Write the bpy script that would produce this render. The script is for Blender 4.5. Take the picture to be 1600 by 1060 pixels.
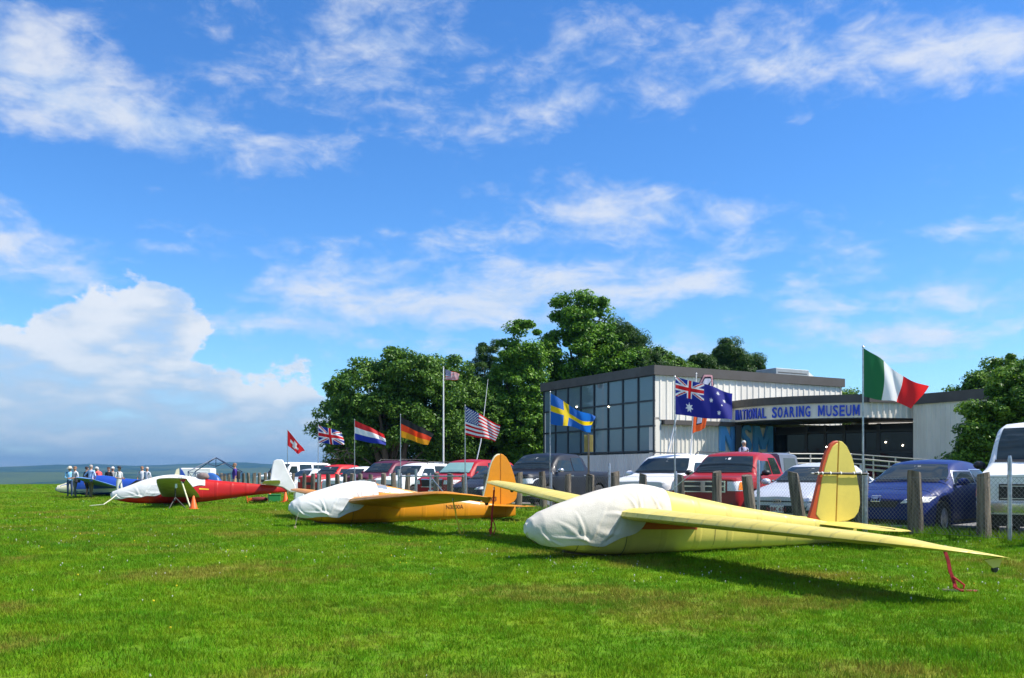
import bpy, bmesh, math, random
import numpy as np
from mathutils import Vector, Matrix, noise
from mathutils.bvhtree import BVHTree
random.seed(7)
RNG = np.random.default_rng(7)
R = math.radians
scene = bpy.context.scene
for _o in list(bpy.data.objects):
    bpy.data.objects.remove(_o)
COL = scene.collection

# ------------------------------------------------------------------ camera
EYE = 1.23
cd = bpy.data.cameras.new('camera')
cam = bpy.data.objects.new('camera', cd)
COL.objects.link(cam)
cam.location = (0, 0, EYE)
cam.rotation_euler = (R(90), 0, 0)
cd.sensor_width = 36
cd.lens = 32.175
cd.shift_y = 210 / 1600
cd.clip_start = 0.1
cd.clip_end = 60000
scene.camera = cam
scene.view_settings.view_transform = 'Standard'
scene.view_settings.look = 'None'
scene.view_settings.gamma = 1
scene.view_settings.exposure = 0.76
scene.cycles.max_bounces = 5
scene.cycles.volume_bounces = 0
scene.cycles.transparent_max_bounces = 8

# ------------------------------------------------------------------ node helper
def nd(nt, typ, ins=None, **kw):
    n = nt.nodes.new(typ)
    for k, v in kw.items():
        setattr(n, k, v)
    if ins:
        for k, v in ins.items():
            s = n.inputs[k]
            if isinstance(v, bpy.types.NodeSocket):
                nt.links.new(v, s)
            else:
                s.default_value = v
    return n

def mth(nt, op, a, b=None, c=None, clamp=False):
    ins = {0: a}
    if b is not None: ins[1] = b
    if c is not None: ins[2] = c
    return nd(nt, 'ShaderNodeMath', ins, operation=op, use_clamp=clamp).outputs[0]

def mixc(nt, f, a, b, blend='MIX'):
    n = nd(nt, 'ShaderNodeMix', None, data_type='RGBA', blend_type=blend)
    for i, v in ((0, f), (6, a), (7, b)):
        if isinstance(v, bpy.types.NodeSocket): nt.links.new(v, n.inputs[i])
        else: n.inputs[i].default_value = v if i == 0 else (tuple(v) + (1,))[:4]
    return n.outputs[2]

def smooth(nt, x, a, b, lo=0.0, hi=1.0):
    return nd(nt, 'ShaderNodeMapRange', {0: x, 1: a, 2: b, 3: lo, 4: hi}, interpolation_type='SMOOTHSTEP').outputs[0]

# ------------------------------------------------------------------ sun and sky
SUN_AZ, SUN_EL = R(96), R(50)        # azimuth measured from +Y towards +X
sl = bpy.data.lights.new('sun', 'SUN')
sl.energy = 4.6
sl.angle = R(0.53)
sl.color = (1.0, 0.95, 0.86)
sun = bpy.data.objects.new('sun', sl)
COL.objects.link(sun)
sd = Vector((math.sin(SUN_AZ) * math.cos(SUN_EL), math.cos(SUN_AZ) * math.cos(SUN_EL), math.sin(SUN_EL)))
sun.rotation_euler = sd.to_track_quat('Z', 'Y').to_euler()
sun.location = (40, 5, 50)

def build_world():
    w = bpy.data.worlds.new('World')
    scene.world = w
    w.use_nodes = True
    nt = w.node_tree
    nt.nodes.clear()
    sky = nd(nt, 'ShaderNodeTexSky', None, sky_type='NISHITA', sun_disc=False, sun_elevation=SUN_EL, sun_rotation=SUN_AZ, altitude=500, air_density=1.0, dust_density=0.3, ozone_density=2.5)
    hs = nd(nt, 'ShaderNodeHueSaturation', {'Hue': 0.505, 'Saturation': 1.25, 'Value': 0.14, 'Color': sky.outputs[0]})
    skyc = mixc(nt, 1.0, hs.outputs[0], (.60, .78, .90), 'MULTIPLY')
    tc = nd(nt, 'ShaderNodeTexCoord')
    d = tc.outputs['Generated']
    sp = nd(nt, 'ShaderNodeSeparateXYZ', {0: d})
    x, y, z = sp.outputs
    az = mth(nt, 'ARCTAN2', x, y)
    el = mth(nt, 'ARCSINE', z)
    ae = nd(nt, 'ShaderNodeCombineXYZ', {0: az, 1: el, 2: 0.0}).outputs[0]
    zz = mth(nt, 'ADD', mth(nt, 'MAXIMUM', z, 0.0), 0.16)
    pl = nd(nt, 'ShaderNodeCombineXYZ', {0: mth(nt, 'DIVIDE', x, zz), 1: mth(nt, 'DIVIDE', y, zz), 2: 0.0}).outputs[0]
    # wind-torn fair weather clouds: a noise layer overhead, thicker in some places than in others
    n1 = nd(nt, 'ShaderNodeTexNoise', {'Vector': nd(nt, 'ShaderNodeMapping', {'Vector': pl, 'Scale': (1.0, 1.25, 1), 'Rotation': (0, 0, 0.5), 'Location': (3.1, 1.7, 0)}).outputs[0], 'Scale': 2.6, 'Detail': 9, 'Roughness': 0.56, 'Distortion': 0.25}).outputs[0]
    n1b = nd(nt, 'ShaderNodeTexNoise', {'Vector': nd(nt, 'ShaderNodeMapping', {'Vector': ae, 'Scale': (1.0, 2.2, 1), 'Location': (0.3, 0.2, 0)}).outputs[0], 'Scale': 9.0, 'Detail': 8, 'Roughness': 0.6, 'Distortion': 0.4}).outputs[0]
    nn = mth(nt, 'ADD', mth(nt, 'MULTIPLY', n1, 0.85), mth(nt, 'MULTIPLY', n1b, 0.85))
    n1c = nd(nt, 'ShaderNodeTexNoise', {'Vector': nd(nt, 'ShaderNodeMapping', {'Vector': ae, 'Scale': (1.0, 1.7, 1), 'Rotation': (0, 0, -.35)}).outputs[0], 'Scale': 30, 'Detail': 6, 'Roughness': 0.6, 'Distortion': 0.6}).outputs[0]
    nn = mth(nt, 'SUBTRACT', mth(nt, 'ADD', nn, mth(nt, 'MULTIPLY', n1c, 0.42)), 0.56)
    blobs = [(90, 130, 290, 100, 14, .26), (250, 195, 260, 70, 12, .24), (330, 120, 100, 70, 0, .16), (580, 70, 240, 150, -20, .24), (690, 175, 110, 60, 0, .18),
             (870, 120, 170, 90, -28, .23), (1080, 90, 150, 75, -12, .16), (1220, 85, 80, 40, 0, .12), (1320, 90, 110, 120, -50, .14), (1520, 105, 190, 90, -8, .19),
             (1030, 345, 250, 65, 4, .27), (850, 375, 230, 40, -3, .18), (620, 465, 430, 100, 0, .31), (980, 450, 320, 70, 0, .27), (30, 400, 150, 75, 0, .33),
             (1500, 465, 240, 80, 0, .22), (1400, 540, 220, 45, 4, .24), (1200, 380, 90, 25, 0, .15), (1500, 350, 80, 25, 0, .14), (430, 512, 200, 26, 0, .17), (1070, 550, 100, 50, 0, .26), (1590, 305, 60, 30, 0, .15), (300, 290, 420, 60, 0, -.12), (1300, 230, 420, 80, 0, -.12)]
    tot = None
    for (px, py, rx, ry, rot, wt) in blobs:
        a = math.atan((px - 800) / 1430)
        e = math.atan((740 - py) / math.hypot(1430, px - 800))
        mp = nd(nt, 'ShaderNodeMapping', {'Vector': ae, 'Location': (a, e, 0), 'Rotation': (0, 0, R(-rot)), 'Scale': (rx / 1430, ry / 1430, 1)}, vector_type='TEXTURE')
        ln = nd(nt, 'ShaderNodeVectorMath', {0: mp.outputs[0]}, operation='LENGTH').outputs['Value']
        bl = smooth(nt, ln, 0.0, 1.15, wt, 0.0)
        tot = bl if tot is None else mth(nt, 'ADD', tot, bl)
    # beyond the frame the broken cloud goes on as in view
    rest = mth(nt, 'MAXIMUM', smooth(nt, mth(nt, 'ABSOLUTE', az), 0.55, 0.8), smooth(nt, el, 0.5, 0.7))
    dens = mth(nt, 'ADD', mth(nt, 'ADD', nn, tot), mth(nt, 'MULTIPLY', rest, 0.17))
    al1 = smooth(nt, dens, 0.52, 0.98, 0.0, 0.82)
    c1 = mixc(nt, smooth(nt, n1b, 0.36, 0.62), (0.36, 0.44, 0.56), (0.51, 0.53, 0.56))
    # cumulus bank standing over the valley
    n2 = nd(nt, 'ShaderNodeTexNoise', {'Vector': nd(nt, 'ShaderNodeMapping', {'Vector': ae, 'Scale': (1, 1.5, 1)}).outputs[0], 'Scale': 19, 'Detail': 9, 'Roughness': 0.58}).outputs[0]
    n3 = nd(nt, 'ShaderNodeTexNoise', {'Vector': nd(nt, 'ShaderNodeMapping', {'Vector': ae, 'Scale': (1, 2.6, 1), 'Location': (1.3, .7, 0)}).outputs[0], 'Scale': 11, 'Detail': 7, 'Roughness': 0.55}).outputs[0]
    bank = None
    for (px, py, rx, ry, rot) in [(170, 660, 350, 125, 0), (225, 515, 95, 85, 0), (130, 560, 150, 75, 0), (30, 600, 190, 90, 0), (410, 665, 140, 80, 0), (-300, 620, 480, 150, 0), (760, 710, 420, 50, 0)]:
        a = math.atan((px - 800) / 1430)
        e = math.atan((740 - py) / math.hypot(1430, px - 800))
        mp = nd(nt, 'ShaderNodeMapping', {'Vector': ae, 'Location': (a, e, 0), 'Rotation': (0, 0, R(-rot)), 'Scale': (rx / 1430, ry / 1430, 1)}, vector_type='TEXTURE')
        ln = nd(nt, 'ShaderNodeVectorMath', {0: mp.outputs[0]}, operation='LENGTH').outputs['Value']
        bl = mth(nt, 'SUBTRACT', 1.0, ln)
        bank = bl if bank is None else mth(nt, 'MAXIMUM', bank, bl)
    bd = mth(nt, 'ADD', mth(nt, 'MULTIPLY', bank, 1.0), mth(nt, 'MULTIPLY', mth(nt, 'SUBTRACT', n2, 0.53), 1.5))
    al2 = mth(nt, 'MULTIPLY', smooth(nt, bd, 0.0, 0.15, 0.0, 0.9), smooth(nt, n3, 0.30, 0.52, 0.62, 1.0))
    hgt = smooth(nt, el, 0.02, 0.14)
    rim = smooth(nt, bd, 0.06, 0.55, 1.0, 0.0)
    lum = mth(nt, 'ADD', mth(nt, 'MULTIPLY', hgt, 0.38), mth(nt, 'ADD', mth(nt, 'MULTIPLY', rim, 0.22), mth(nt, 'MULTIPLY', smooth(nt, n3, 0.36, 0.66), 0.5)))
    c2 = mixc(nt, smooth(nt, lum, 0.15, 0.95), (0.27, 0.37, 0.50), (0.53, 0.55, 0.575))
    col = mixc(nt, al1, skyc, c1)
    col = mixc(nt, al2, col, c2)
    bg = nd(nt, 'ShaderNodeBackground', {'Color': col, 'Strength': 1.0})
    out = nd(nt, 'ShaderNodeOutputWorld')
    nt.links.new(bg.outputs[0], out.inputs[0])
build_world()

# ------------------------------------------------------------------ layout: u runs along the fence line, v across it
CU, CV = (-0.4897, 0.8719), (0.8719, 0.4897)
def W2(u, v):
    return (CU[0] * u + CV[0] * v, CU[1] * u + CV[1] * v)
def UVof(x, y):
    return (CU[0] * x + CU[1] * y, CV[0] * x + CV[1] * y)
VPROF = [(-4000, -.02), (0, -.02), (8, 0), (11.5, .03), (13.0, .13), (13.6, .2), (14.2, .2), (15.0, .06), (15.6, .05), (4000, .05)]
UPROF = [(-200, 0), (15, 0), (150, -.40), (190, -.9), (260, -4), (420, -18), (900, -90), (1500, -140), (9000, -150)]
def lerp_tab(t, x):
    for (a, p), (b, q) in zip(t, t[1:]):
        if x <= b:
            return p + (q - p) * max(0, (x - a)) / (b - a)
    return t[-1][1]
def gz_uv(u, v):
    return lerp_tab(VPROF, v) + lerp_tab(UPROF, u)
def gz(x, y):
    return gz_uv(*UVof(x, y))
def P(u, v, dz=0.0):
    x, y = W2(u, v)
    return Vector((x, y, gz_uv(u, v) + dz))

# ------------------------------------------------------------------ mesh helpers
class MB:
    def __init__(s):
        s.v, s.f, s.m = [], [], []
    def add(s, vs, fs, m=0):
        o = len(s.v)
        s.v += [tuple(p) for p in vs]
        s.f += [tuple(i + o for i in f) for f in fs]
        s.m += [m] * len(fs)
        return s
    def box(s, c, d, rz=0.0, m=0, M=None):
        hx, hy, hz = d[0] / 2, d[1] / 2, d[2] / 2
        ca, sa = math.cos(rz), math.sin(rz)
        vs = []
        for z in (-hz, hz):
            for x, y in ((-hx, -hy), (hx, -hy), (hx, hy), (-hx, hy)):
                p = Vector((x, y, z))
                if M is not None: p = M @ p
                vs.append((c[0] + p.x * ca - p.y * sa, c[1] + p.x * sa + p.y * ca, c[2] + p.z))
        return s.add(vs, [(3, 2, 1, 0), (4, 5, 6, 7), (0, 1, 5, 4), (1, 2, 6, 5), (2, 3, 7, 6), (3, 0, 4, 7)], m)
    def tube(s, path, rad, n=8, m=0, caps=True):
        path = [Vector(p) for p in path]
        if not hasattr(rad, '__len__'): rad = [rad] * len(path)
        vs, fs = [], []
        up = None
        for i, p in enumerate(path):
            t = (path[min(i + 1, len(path) - 1)] - path[max(i - 1, 0)])
            t = t.normalized() if t.length > 1e-9 else Vector((0, 0, 1))
            if up is None:
                up = Vector((0, 0, 1)) if abs(t.z) < .9 else Vector((1, 0, 0))
            a = t.cross(up)
            a = a.normalized() if a.length > 1e-6 else t.orthogonal().normalized()
            b = a.cross(t).normalized()
            up = b
            for k in range(n):
                q = 2 * math.pi * k / n
                vs.append(p + (a * math.cos(q) + b * math.sin(q)) * rad[i])
        for i in range(len(path) - 1):
            for k in range(n):
                k2 = (k + 1) % n
                fs.append((i * n + k, i * n + k2, (i + 1) * n + k2, (i + 1) * n + k))
        if caps:
            fs.append(tuple(range(n - 1, -1, -1)))
            fs.append(tuple((len(path) - 1) * n + k for k in range(n)))
        return s.add(vs, fs, m)
    def loft(s, rings, m=0, closed=True, caps=True):
        n = len(rings[0])
        vs = [p for r in rings for p in r]
        fs = []
        for i in range(len(rings) - 1):
            for k in range(n if closed else n - 1):
                k2 = (k + 1) % n
                fs.append((i * n + k, i * n + k2, (i + 1) * n + k2, (i + 1) * n + k))
        if caps and closed:
            fs.append(tuple(range(n - 1, -1, -1)))
            fs.append(tuple((len(rings) - 1) * n + k for k in range(n)))
        return s.add(vs, fs, m)
    def lathe(s, prof, n=20, m=0, axis='z', c=(0, 0, 0)):
        rings = []
        for r, h in prof:
            ring = []
            for k in range(n):
                q = 2 * math.pi * k / n
                a, b = r * math.cos(q), r * math.sin(q)
                p = (a, b, h) if axis == 'z' else ((a, h, b) if axis == 'y' else (h, a, b))
                ring.append((c[0] + p[0], c[1] + p[1], c[2] + p[2]))
            rings.append(ring)
        return s.loft(rings, m)
    def prism(s, poly, t, axis='y', off=0.0, m=0):
        """flat outline (a, b) given thickness t about axis"""
        def mk(a, b, h):
            return (a, h, b) if axis == 'y' else ((h, a, b) if axis == 'x' else (a, b, h))
        n = len(poly)
        vs = [mk(a, b, off - t / 2) for a, b in poly] + [mk(a, b, off + t / 2) for a, b in poly]
        fs = [tuple(range(n)), tuple(range(2 * n - 1, n - 1, -1))]
        fs += [(i, i + n, (i + 1) % n + n, (i + 1) % n) for i in range(n)]
        return s.add(vs, fs, m)
    def mesh(s, name, mats, sm=None, bev=0.0):
        me = bpy.data.meshes.new(name)
        me.from_pydata(s.v, [], s.f)
        for mt in (mats if isinstance(mats, (list, tuple)) else [mats]):
            me.materials.append(mt)
        if any(s.m): me.polygons.foreach_set('material_index', s.m)
        bm = bmesh.new()
        bm.from_mesh(me)
        bmesh.ops.recalc_face_normals(bm, faces=bm.faces)
        if bev:
            bmesh.ops.bevel(bm, geom=[e for e in bm.edges], offset=bev, segments=1, affect='EDGES', clamp_overlap=True)
        bm.to_mesh(me)
        bm.free()
        if sm is not None:
            me.shade_smooth()
            if sm < 180: me.set_sharp_from_angle(angle=R(sm))
        me.update()
        return me
    def build(s, name, mats, parent=None, sm=None, bev=0.0, loc=None, rot=None):
        return ob(name, s.mesh(name, mats, sm, bev), parent, loc, rot)

def ob(name, me, parent=None, loc=None, rot=None):
    o = bpy.data.objects.new(name, me)
    COL.objects.link(o)
    if parent is not None: o.parent = parent
    if loc is not None: o.location = loc
    if rot is not None: o.rotation_euler = rot
    return o

def tag(o, label, cat, group=None):
    o['label'] = label
    o['category'] = cat
    if group: o['group'] = group
    return o

def thing(name, label, cat, loc=(0, 0, 0), rz=0.0, group=None, rot=None):
    o = bpy.data.objects.new(name, None)
    o.empty_display_size = 0.2
    COL.objects.link(o)
    o.location = loc
    o.rotation_euler = rot if rot is not None else (0, 0, rz)
    return tag(o, label, cat, group)

def struct(o, kind='structure'):
    o['kind'] = kind
    return o

def text_mesh(body, size, ext, mat, bold=0.0):
    cu = bpy.data.curves.new('txt', 'FONT')
    cu.body, cu.size, cu.extrude, cu.offset = body, size, ext, bold
    cu.resolution_u = 3
    cu.align_x = 'CENTER'
    o = bpy.data.objects.new('txt', cu)
    COL.objects.link(o)
    dg = bpy.context.evaluated_depsgraph_get()
    me = bpy.data.meshes.new_from_object(o.evaluated_get(dg))
    bpy.data.objects.remove(o)
    bpy.data.curves.remove(cu)
    me.materials.clear()
    me.materials.append(mat)
    return me

# ------------------------------------------------------------------ materials
MATS = {}
def mat(name, col, rough=0.6, metal=0.0, var=0.0, vs=3.0, bump=0.0, bs=30.0, coat=0.0, spec=0.5, trans=0.0, emit=0.0, stretch=(1, 1, 1), col2=None, sheen=0.0):
    if name in MATS: return MATS[name]
    m = bpy.data.materials.new(name)
    m.use_nodes = True
    nt = m.node_tree
    b = nt.nodes['Principled BSDF']
    b.inputs['Base Color'].default_value = (*col, 1)
    b.inputs['Roughness'].default_value = rough
    b.inputs['Metallic'].default_value = metal
    b.inputs['Specular IOR Level'].default_value = spec
    b.inputs['Coat Weight'].default_value = coat
    b.inputs['Coat Roughness'].default_value = 0.04
    if emit:
        b.inputs['Emission Color'].default_value = (*col, 1)
        b.inputs['Emission Strength'].default_value = emit
    if var or bump:
        tc = nd(nt, 'ShaderNodeTexCoord')
        mp = nd(nt, 'ShaderNodeMapping', {'Vector': tc.outputs['Object'], 'Scale': stretch})
    if var:
        n = nd(nt, 'ShaderNodeTexNoise', {'Vector': mp.outputs[0], 'Scale': vs, 'Detail': 6, 'Roughness': 0.6})
        c2 = col2 or tuple(c * (1 - var) for c in col)
        c1 = col if col2 else tuple(min(1, c * (1 + var * .5)) for c in col)
        f = smooth(nt, n.outputs[0], 0.3, 0.7)
        nt.links.new(mixc(nt, f, c1, c2), b.inputs['Base Color'])
        nt.links.new(smooth(nt, n.outputs[0], 0.3, 0.7, max(0, rough - .08), min(1, rough + .1)), b.inputs['Roughness'])
    if bump:
        n = nd(nt, 'ShaderNodeTexNoise', {'Vector': mp.outputs[0], 'Scale': bs, 'Detail': 5})
        bp = nd(nt, 'ShaderNodeBump', {'Height': n.outputs[0], 'Strength': bump, 'Distance': 0.02})
        nt.links.new(bp.outputs[0], b.inputs['Normal'])
    if trans:
        tr = nd(nt, 'ShaderNodeBsdfTranslucent', {'Color': (*col, 1)})
        mx = nd(nt, 'ShaderNodeMixShader', {0: trans, 1: b.outputs[0], 2: tr.outputs[0]})
        nt.links.new(mx.outputs[0], nt.nodes['Material Output'].inputs[0])
    MATS[name] = m
    return m

def lawn_nodes(nt, lush=1.0):
    """lawn colour from world position: fresh green, darker clover, dry straw patches"""
    g = nd(nt, 'ShaderNodeNewGeometry')
    p = g.outputs['Position']
    def nz(sc, det, loc, rough=.6):
        return nd(nt, 'ShaderNodeTexNoise', {'Vector': nd(nt, 'ShaderNodeMapping', {'Vector': p, 'Location': loc}).outputs[0], 'Scale': sc, 'Detail': det, 'Roughness': rough}).outputs[0]
    big = nz(.16, 3, (0, 0, 0))
    mid = nz(.9, 5, (7, 3, 0), .65)
    fin = nz(9, 5, (1, 9, 0), .7)
    c = mixc(nt, smooth(nt, big, .35, .65), (.135, .265, .007), (.085, .205, .006))
    c = mixc(nt, smooth(nt, mid, .42, .66), c, (.18, .285, .009))
    dry = smooth(nt, mth(nt, 'ADD', mth(nt, 'MULTIPLY', nz(.42, 6, (21, 4, 0), .62), .8), mth(nt, 'MULTIPLY', fin, .2)), .50, .62, 0, .8)
    c = mixc(nt, dry, c, (.25, .215, .035))
    dk = smooth(nt, nz(2.3, 5, (4, 14, 0), .6), .5, .72, 0, .55)
    c = mixc(nt, dk, c, (.06, .18, .005))
    return c, fin

def lawn_mat():
    m = bpy.data.materials.new('lawn_soil')
    m.use_nodes = True
    nt = m.node_tree
    b = nt.nodes['Principled BSDF']
    c, fin = lawn_nodes(nt)
    c = mixc(nt, smooth(nt, fin, .35, .7, 0.0, .5), c, (.03, .07, .008))
    nt.links.new(c, b.inputs['Base Color'])
    b.inputs['Roughness'].default_value = .9
    b.inputs['Specular IOR Level'].default_value = .1
    bp = nd(nt, 'ShaderNodeBump', {'Height': fin, 'Strength': .8, 'Distance': .05})
    nt.links.new(bp.outputs[0], b.inputs['Normal'])
    return m

def blade_mat():
    m = bpy.data.materials.new('grass_blade')
    m.use_nodes = True
    nt = m.node_tree
    b = nt.nodes['Principled BSDF']
    c, fin = lawn_nodes(nt)
    oi = nd(nt, 'ShaderNodeObjectInfo')
    hv = nd(nt, 'ShaderNodeHueSaturation', {'Hue': smooth(nt, oi.outputs['Random'], 0, 1, .485, .515), 'Value': smooth(nt, oi.outputs['Random'], 0, 1, .8, 1.35), 'Color': c})
    nt.links.new(hv.outputs[0], b.inputs['Base Color'])
    b.inputs['Roughness'].default_value = .7
    b.inputs['Specular IOR Level'].default_value = .1
    tr = nd(nt, 'ShaderNodeBsdfTranslucent', {'Color': hv.outputs[0]})
    mx = nd(nt, 'ShaderNodeMixShader', {0: .35, 1: b.outputs[0], 2: tr.outputs[0]})
    nt.links.new(mx.outputs[0], nt.nodes['Material Output'].inputs[0])
    return m

def leaf_mat(name, c1, c2):
    m = bpy.data.materials.new(name)
    m.use_nodes = True
    nt = m.node_tree
    b = nt.nodes['Principled BSDF']
    g = nd(nt, 'ShaderNodeNewGeometry')
    n = nd(nt, 'ShaderNodeTexNoise', {'Vector': g.outputs['Position'], 'Scale': .8, 'Detail': 5, 'Roughness': .7})
    c = mixc(nt, smooth(nt, n.outputs[0], .35, .65), c1, c2)
    c = nd(nt, 'ShaderNodeHueSaturation', {'Value': smooth(nt, g.outputs['Random Per Island'], 0, 1, .6, 1.4), 'Hue': smooth(nt, g.outputs['Random Per Island'], 0, 1, .515, .485), 'Color': c}).outputs[0]
    nt.links.new(c, b.inputs['Base Color'])
    b.inputs['Roughness'].default_value = .5
    b.inputs['Specular IOR Level'].default_value = .3
    tr = nd(nt, 'ShaderNodeBsdfTranslucent', {'Color': c})
    mx = nd(nt, 'ShaderNodeMixShader', {0: .3, 1: b.outputs[0], 2: tr.outputs[0]})
    nt.links.new(mx.outputs[0], nt.nodes['Material Output'].inputs[0])
    return m

STEEL = mat('galvanised_steel', (.42, .44, .46), .42, .8, .25, 12)
WOOD = mat('weathered_wood', (.175, .145, .11), .9, 0, .75, 3, 1.0, 12, stretch=(7, 7, .5))
BLACK = mat('black_trim', (.012, .012, .013), .5)
RUBBER = mat('tyre_rubber', (.018, .018, .019), .85, bump=.2)
CHROME = mat('chrome', (.62, .63, .65), .25, .9)
ALLOY = mat('alloy_rim', (.55, .56, .58), .3, .85)
WHITEP = mat('white_paint', (.78, .78, .77), .45, var=.06)
GLASS = mat('dark_car_glass', (.016, .026, .028), .04, 0, spec=.5)

def fabric(name, col, axis='Y', period=.31, rough=.42, bump=.25, dirt=.12):
    """doped cloth over ribs: faint rib relief, uneven weathering"""
    m = bpy.data.materials.new(name)
    m.use_nodes = True
    nt = m.node_tree
    b = nt.nodes['Principled BSDF']
    tc = nd(nt, 'ShaderNodeTexCoord')
    o = tc.outputs['Object']
    n = nd(nt, 'ShaderNodeTexNoise', {'Vector': o, 'Scale': 1.8, 'Detail': 8, 'Roughness': .65})
    st = nd(nt, 'ShaderNodeTexNoise', {'Vector': nd(nt, 'ShaderNodeMapping', {'Vector': o, 'Scale': (1, 6, 6)}).outputs[0], 'Scale': 2.4, 'Detail': 6, 'Roughness': .6})
    c = mixc(nt, smooth(nt, n.outputs[0], .35, .7), col, tuple(q * (1 - dirt) for q in col))
    c = mixc(nt, smooth(nt, st.outputs[0], .55, .8, 0, .35), c, tuple(q * .72 + .01 for q in col))
    w = nd(nt, 'ShaderNodeTexWave', {'Vector': o, 'Scale': .314 / period, 'Distortion': 0.0}, wave_type='BANDS', bands_direction=axis, wave_profile='SIN')
    rib = smooth(nt, w.outputs['Fac'], .86, .98)
    c = mixc(nt, mth(nt, 'MULTIPLY', rib, .22), c, tuple(q * .62 for q in col))
    nt.links.new(c, b.inputs['Base Color'])
    nt.links.new(smooth(nt, n.outputs[0], .3, .7, rough - .08, rough + .14), b.inputs['Roughness'])
    b.inputs['Specular IOR Level'].default_value = .35
    b.inputs['Coat Weight'].default_value = .06
    h = mth(nt, 'ADD', rib, mth(nt, 'MULTIPLY', n.outputs[0], .6))
    bp = nd(nt, 'ShaderNodeBump', {'Height': h, 'Strength': bump * 2, 'Distance': .012})
    nt.links.new(bp.outputs[0], b.inputs['Normal'])
    return m
# ================================================================== the setting
def build_ground():
    us = [-120, -60, -30, -15, -5, 0, 5, 10, 15, 25, 40, 60, 80, 100, 120, 140, 150, 160, 175, 190, 210, 235, 260, 300, 350, 420, 550, 700, 900, 1500, 4000, 9000]
    vs = [-4000, -1500, -600, -250, -120, -60, -30, -15, -5, 0, 4, 8, 10, 11.5, 12.3, 13, 13.6, 14.2, 15, 15.6, 20, 35, 60, 120, 250, 600, 1500, 4000]
    v, f = [], []
    for u in us:
        for w in vs:
            v.append(tuple(P(u, w)))
    n = len(vs)
    for i in range(len(us) - 1):
        for j in range(n - 1):
            f.append((i * n + j, i * n + j + 1, (i + 1) * n + j + 1, (i + 1) * n + j))
    m = MB()
    m.add(v, f)
    struct(m.build('lawn', lawn_mat()))
    # gravel lot behind the fence
    lot = mat('lot_gravel', (.17, .16, .145), .95, 0, .35, 1.5, .6, 40)
    m = MB()
    for a, b in ((-30, 15), (15, 82)):
        q = [P(a, 15.7, .012), P(b, 15.7, .012), P(b, 33, .012), P(a, 33, .012)]
        m.add(q, [(0, 1, 2, 3)])
    struct(m.build('parking_lot', lot))
build_ground()

def build_hills():
    m = bpy.data.materials.new('far_hills')
    m.use_nodes = True
    nt = m.node_tree
    b = nt.nodes['Principled BSDF']
    g = nd(nt, 'ShaderNodeNewGeometry')
    a = nd(nt, 'ShaderNodeTexNoise', {'Vector': g.outputs['Position'], 'Scale': .0045, 'Detail': 8, 'Roughness': .65})
    v = nd(nt, 'ShaderNodeTexVoronoi', {'Vector': g.outputs['Position'], 'Scale': .0022})
    c = mixc(nt, smooth(nt, a.outputs[0], .42, .6), (.02, .045, .02), (.05, .085, .03))
    c = mixc(nt, smooth(nt, v.outputs['Color'], .62, .75, 0, .6), c, (.10, .13, .05))
    nt.links.new(c, b.inputs['Base Color'])
    b.inputs['Roughness'].default_value = 1
    b.inputs['Specular IOR Level'].default_value = 0
    mb = MB()
    vv, ff = [], []
    na, rs = 150, [700, 1000, 1400, 1900, 2300, 2700, 3200, 3800, 4400, 5000, 5600, 6200, 7000, 7800, 8600, 9600]
    zs = [-140, -110, -75, -52, -42, -44, -28, -30, -8, -16, 10, 0, 30, 52, 58, 20]
    for i, r in enumerate(rs):
        for k in range(na + 1):
            t = R(-75 + 140 * k / na)
            x, y = r * math.sin(t), r * math.cos(t)
            nz = noise.fractal(Vector((x * .0007, y * .0007, 3.3)), 1, 2, 5)
            nz2 = noise.fractal(Vector((x * .003, y * .003, 1.3)), 1, 2, 4)
            vv.append((x, y, zs[i] + nz * (8 + r * .006) + nz2 * r * .0012))
    for i in range(len(rs) - 1):
        for k in range(na):
            o = i * (na + 1) + k
            ff.append((o, o + 1, o + na + 2, o + na + 1))
    mb.add(vv, ff)
    struct(mb.build('hills', m, sm=180))
build_hills()

# ------------------------------------------------------------------ museum building
def vec2(a): return Vector((a[0], a[1], 0))

def ribwall(mb, p0, p1, z0, z1, pitch=.3, dep=.045, side=1, m=0):
    """box-rib sheet cladding from p0 to p1; side=+1: outside lies right of the direction of travel"""
    a, b = vec2(p0), vec2(p1)
    L = (b - a).length
    t = (b - a) / L
    nrm = Vector((t.y, -t.x, 0)) * side
    n = max(1, round(L / pitch))
    w = L / n
    prof = []
    for i in range(n):
        s = i * w
        prof += [(s, 0), (s + w * .62, 0), (s + w * .70, dep), (s + w * .92, dep)]
    prof.append((L, 0))
    vs = []
    for s, d in prof:
        q = a + t * s + nrm * d
        vs += [(q.x, q.y, z0), (q.x, q.y, z1)]
    fs = [(2 * i, 2 * i + 2, 2 * i + 3, 2 * i + 1) for i in range(len(prof) - 1)]
    mb.add(vs, fs, m)

def wbox(mb, p0, p1, z0, z1, th, off=0.0, m=0, side=1):
    """upright slab along p0-p1, th thick, its near face off beyond the line"""
    a, b = vec2(p0), vec2(p1)
    t = (b - a).normalized()
    nrm = Vector((t.y, -t.x, 0)) * side
    A, B = a + nrm * off, b + nrm * off
    C, D = b + nrm * (off - th), a + nrm * (off - th)
    vs = [(q.x, q.y, z) for z in (z0, z1) for q in (A, B, C, D)]
    mb.add(vs, [(3, 2, 1, 0), (4, 5, 6, 7), (0, 1, 5, 4), (1, 2, 6, 5), (2, 3, 7, 6), (3, 0, 4, 7)], m)

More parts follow.
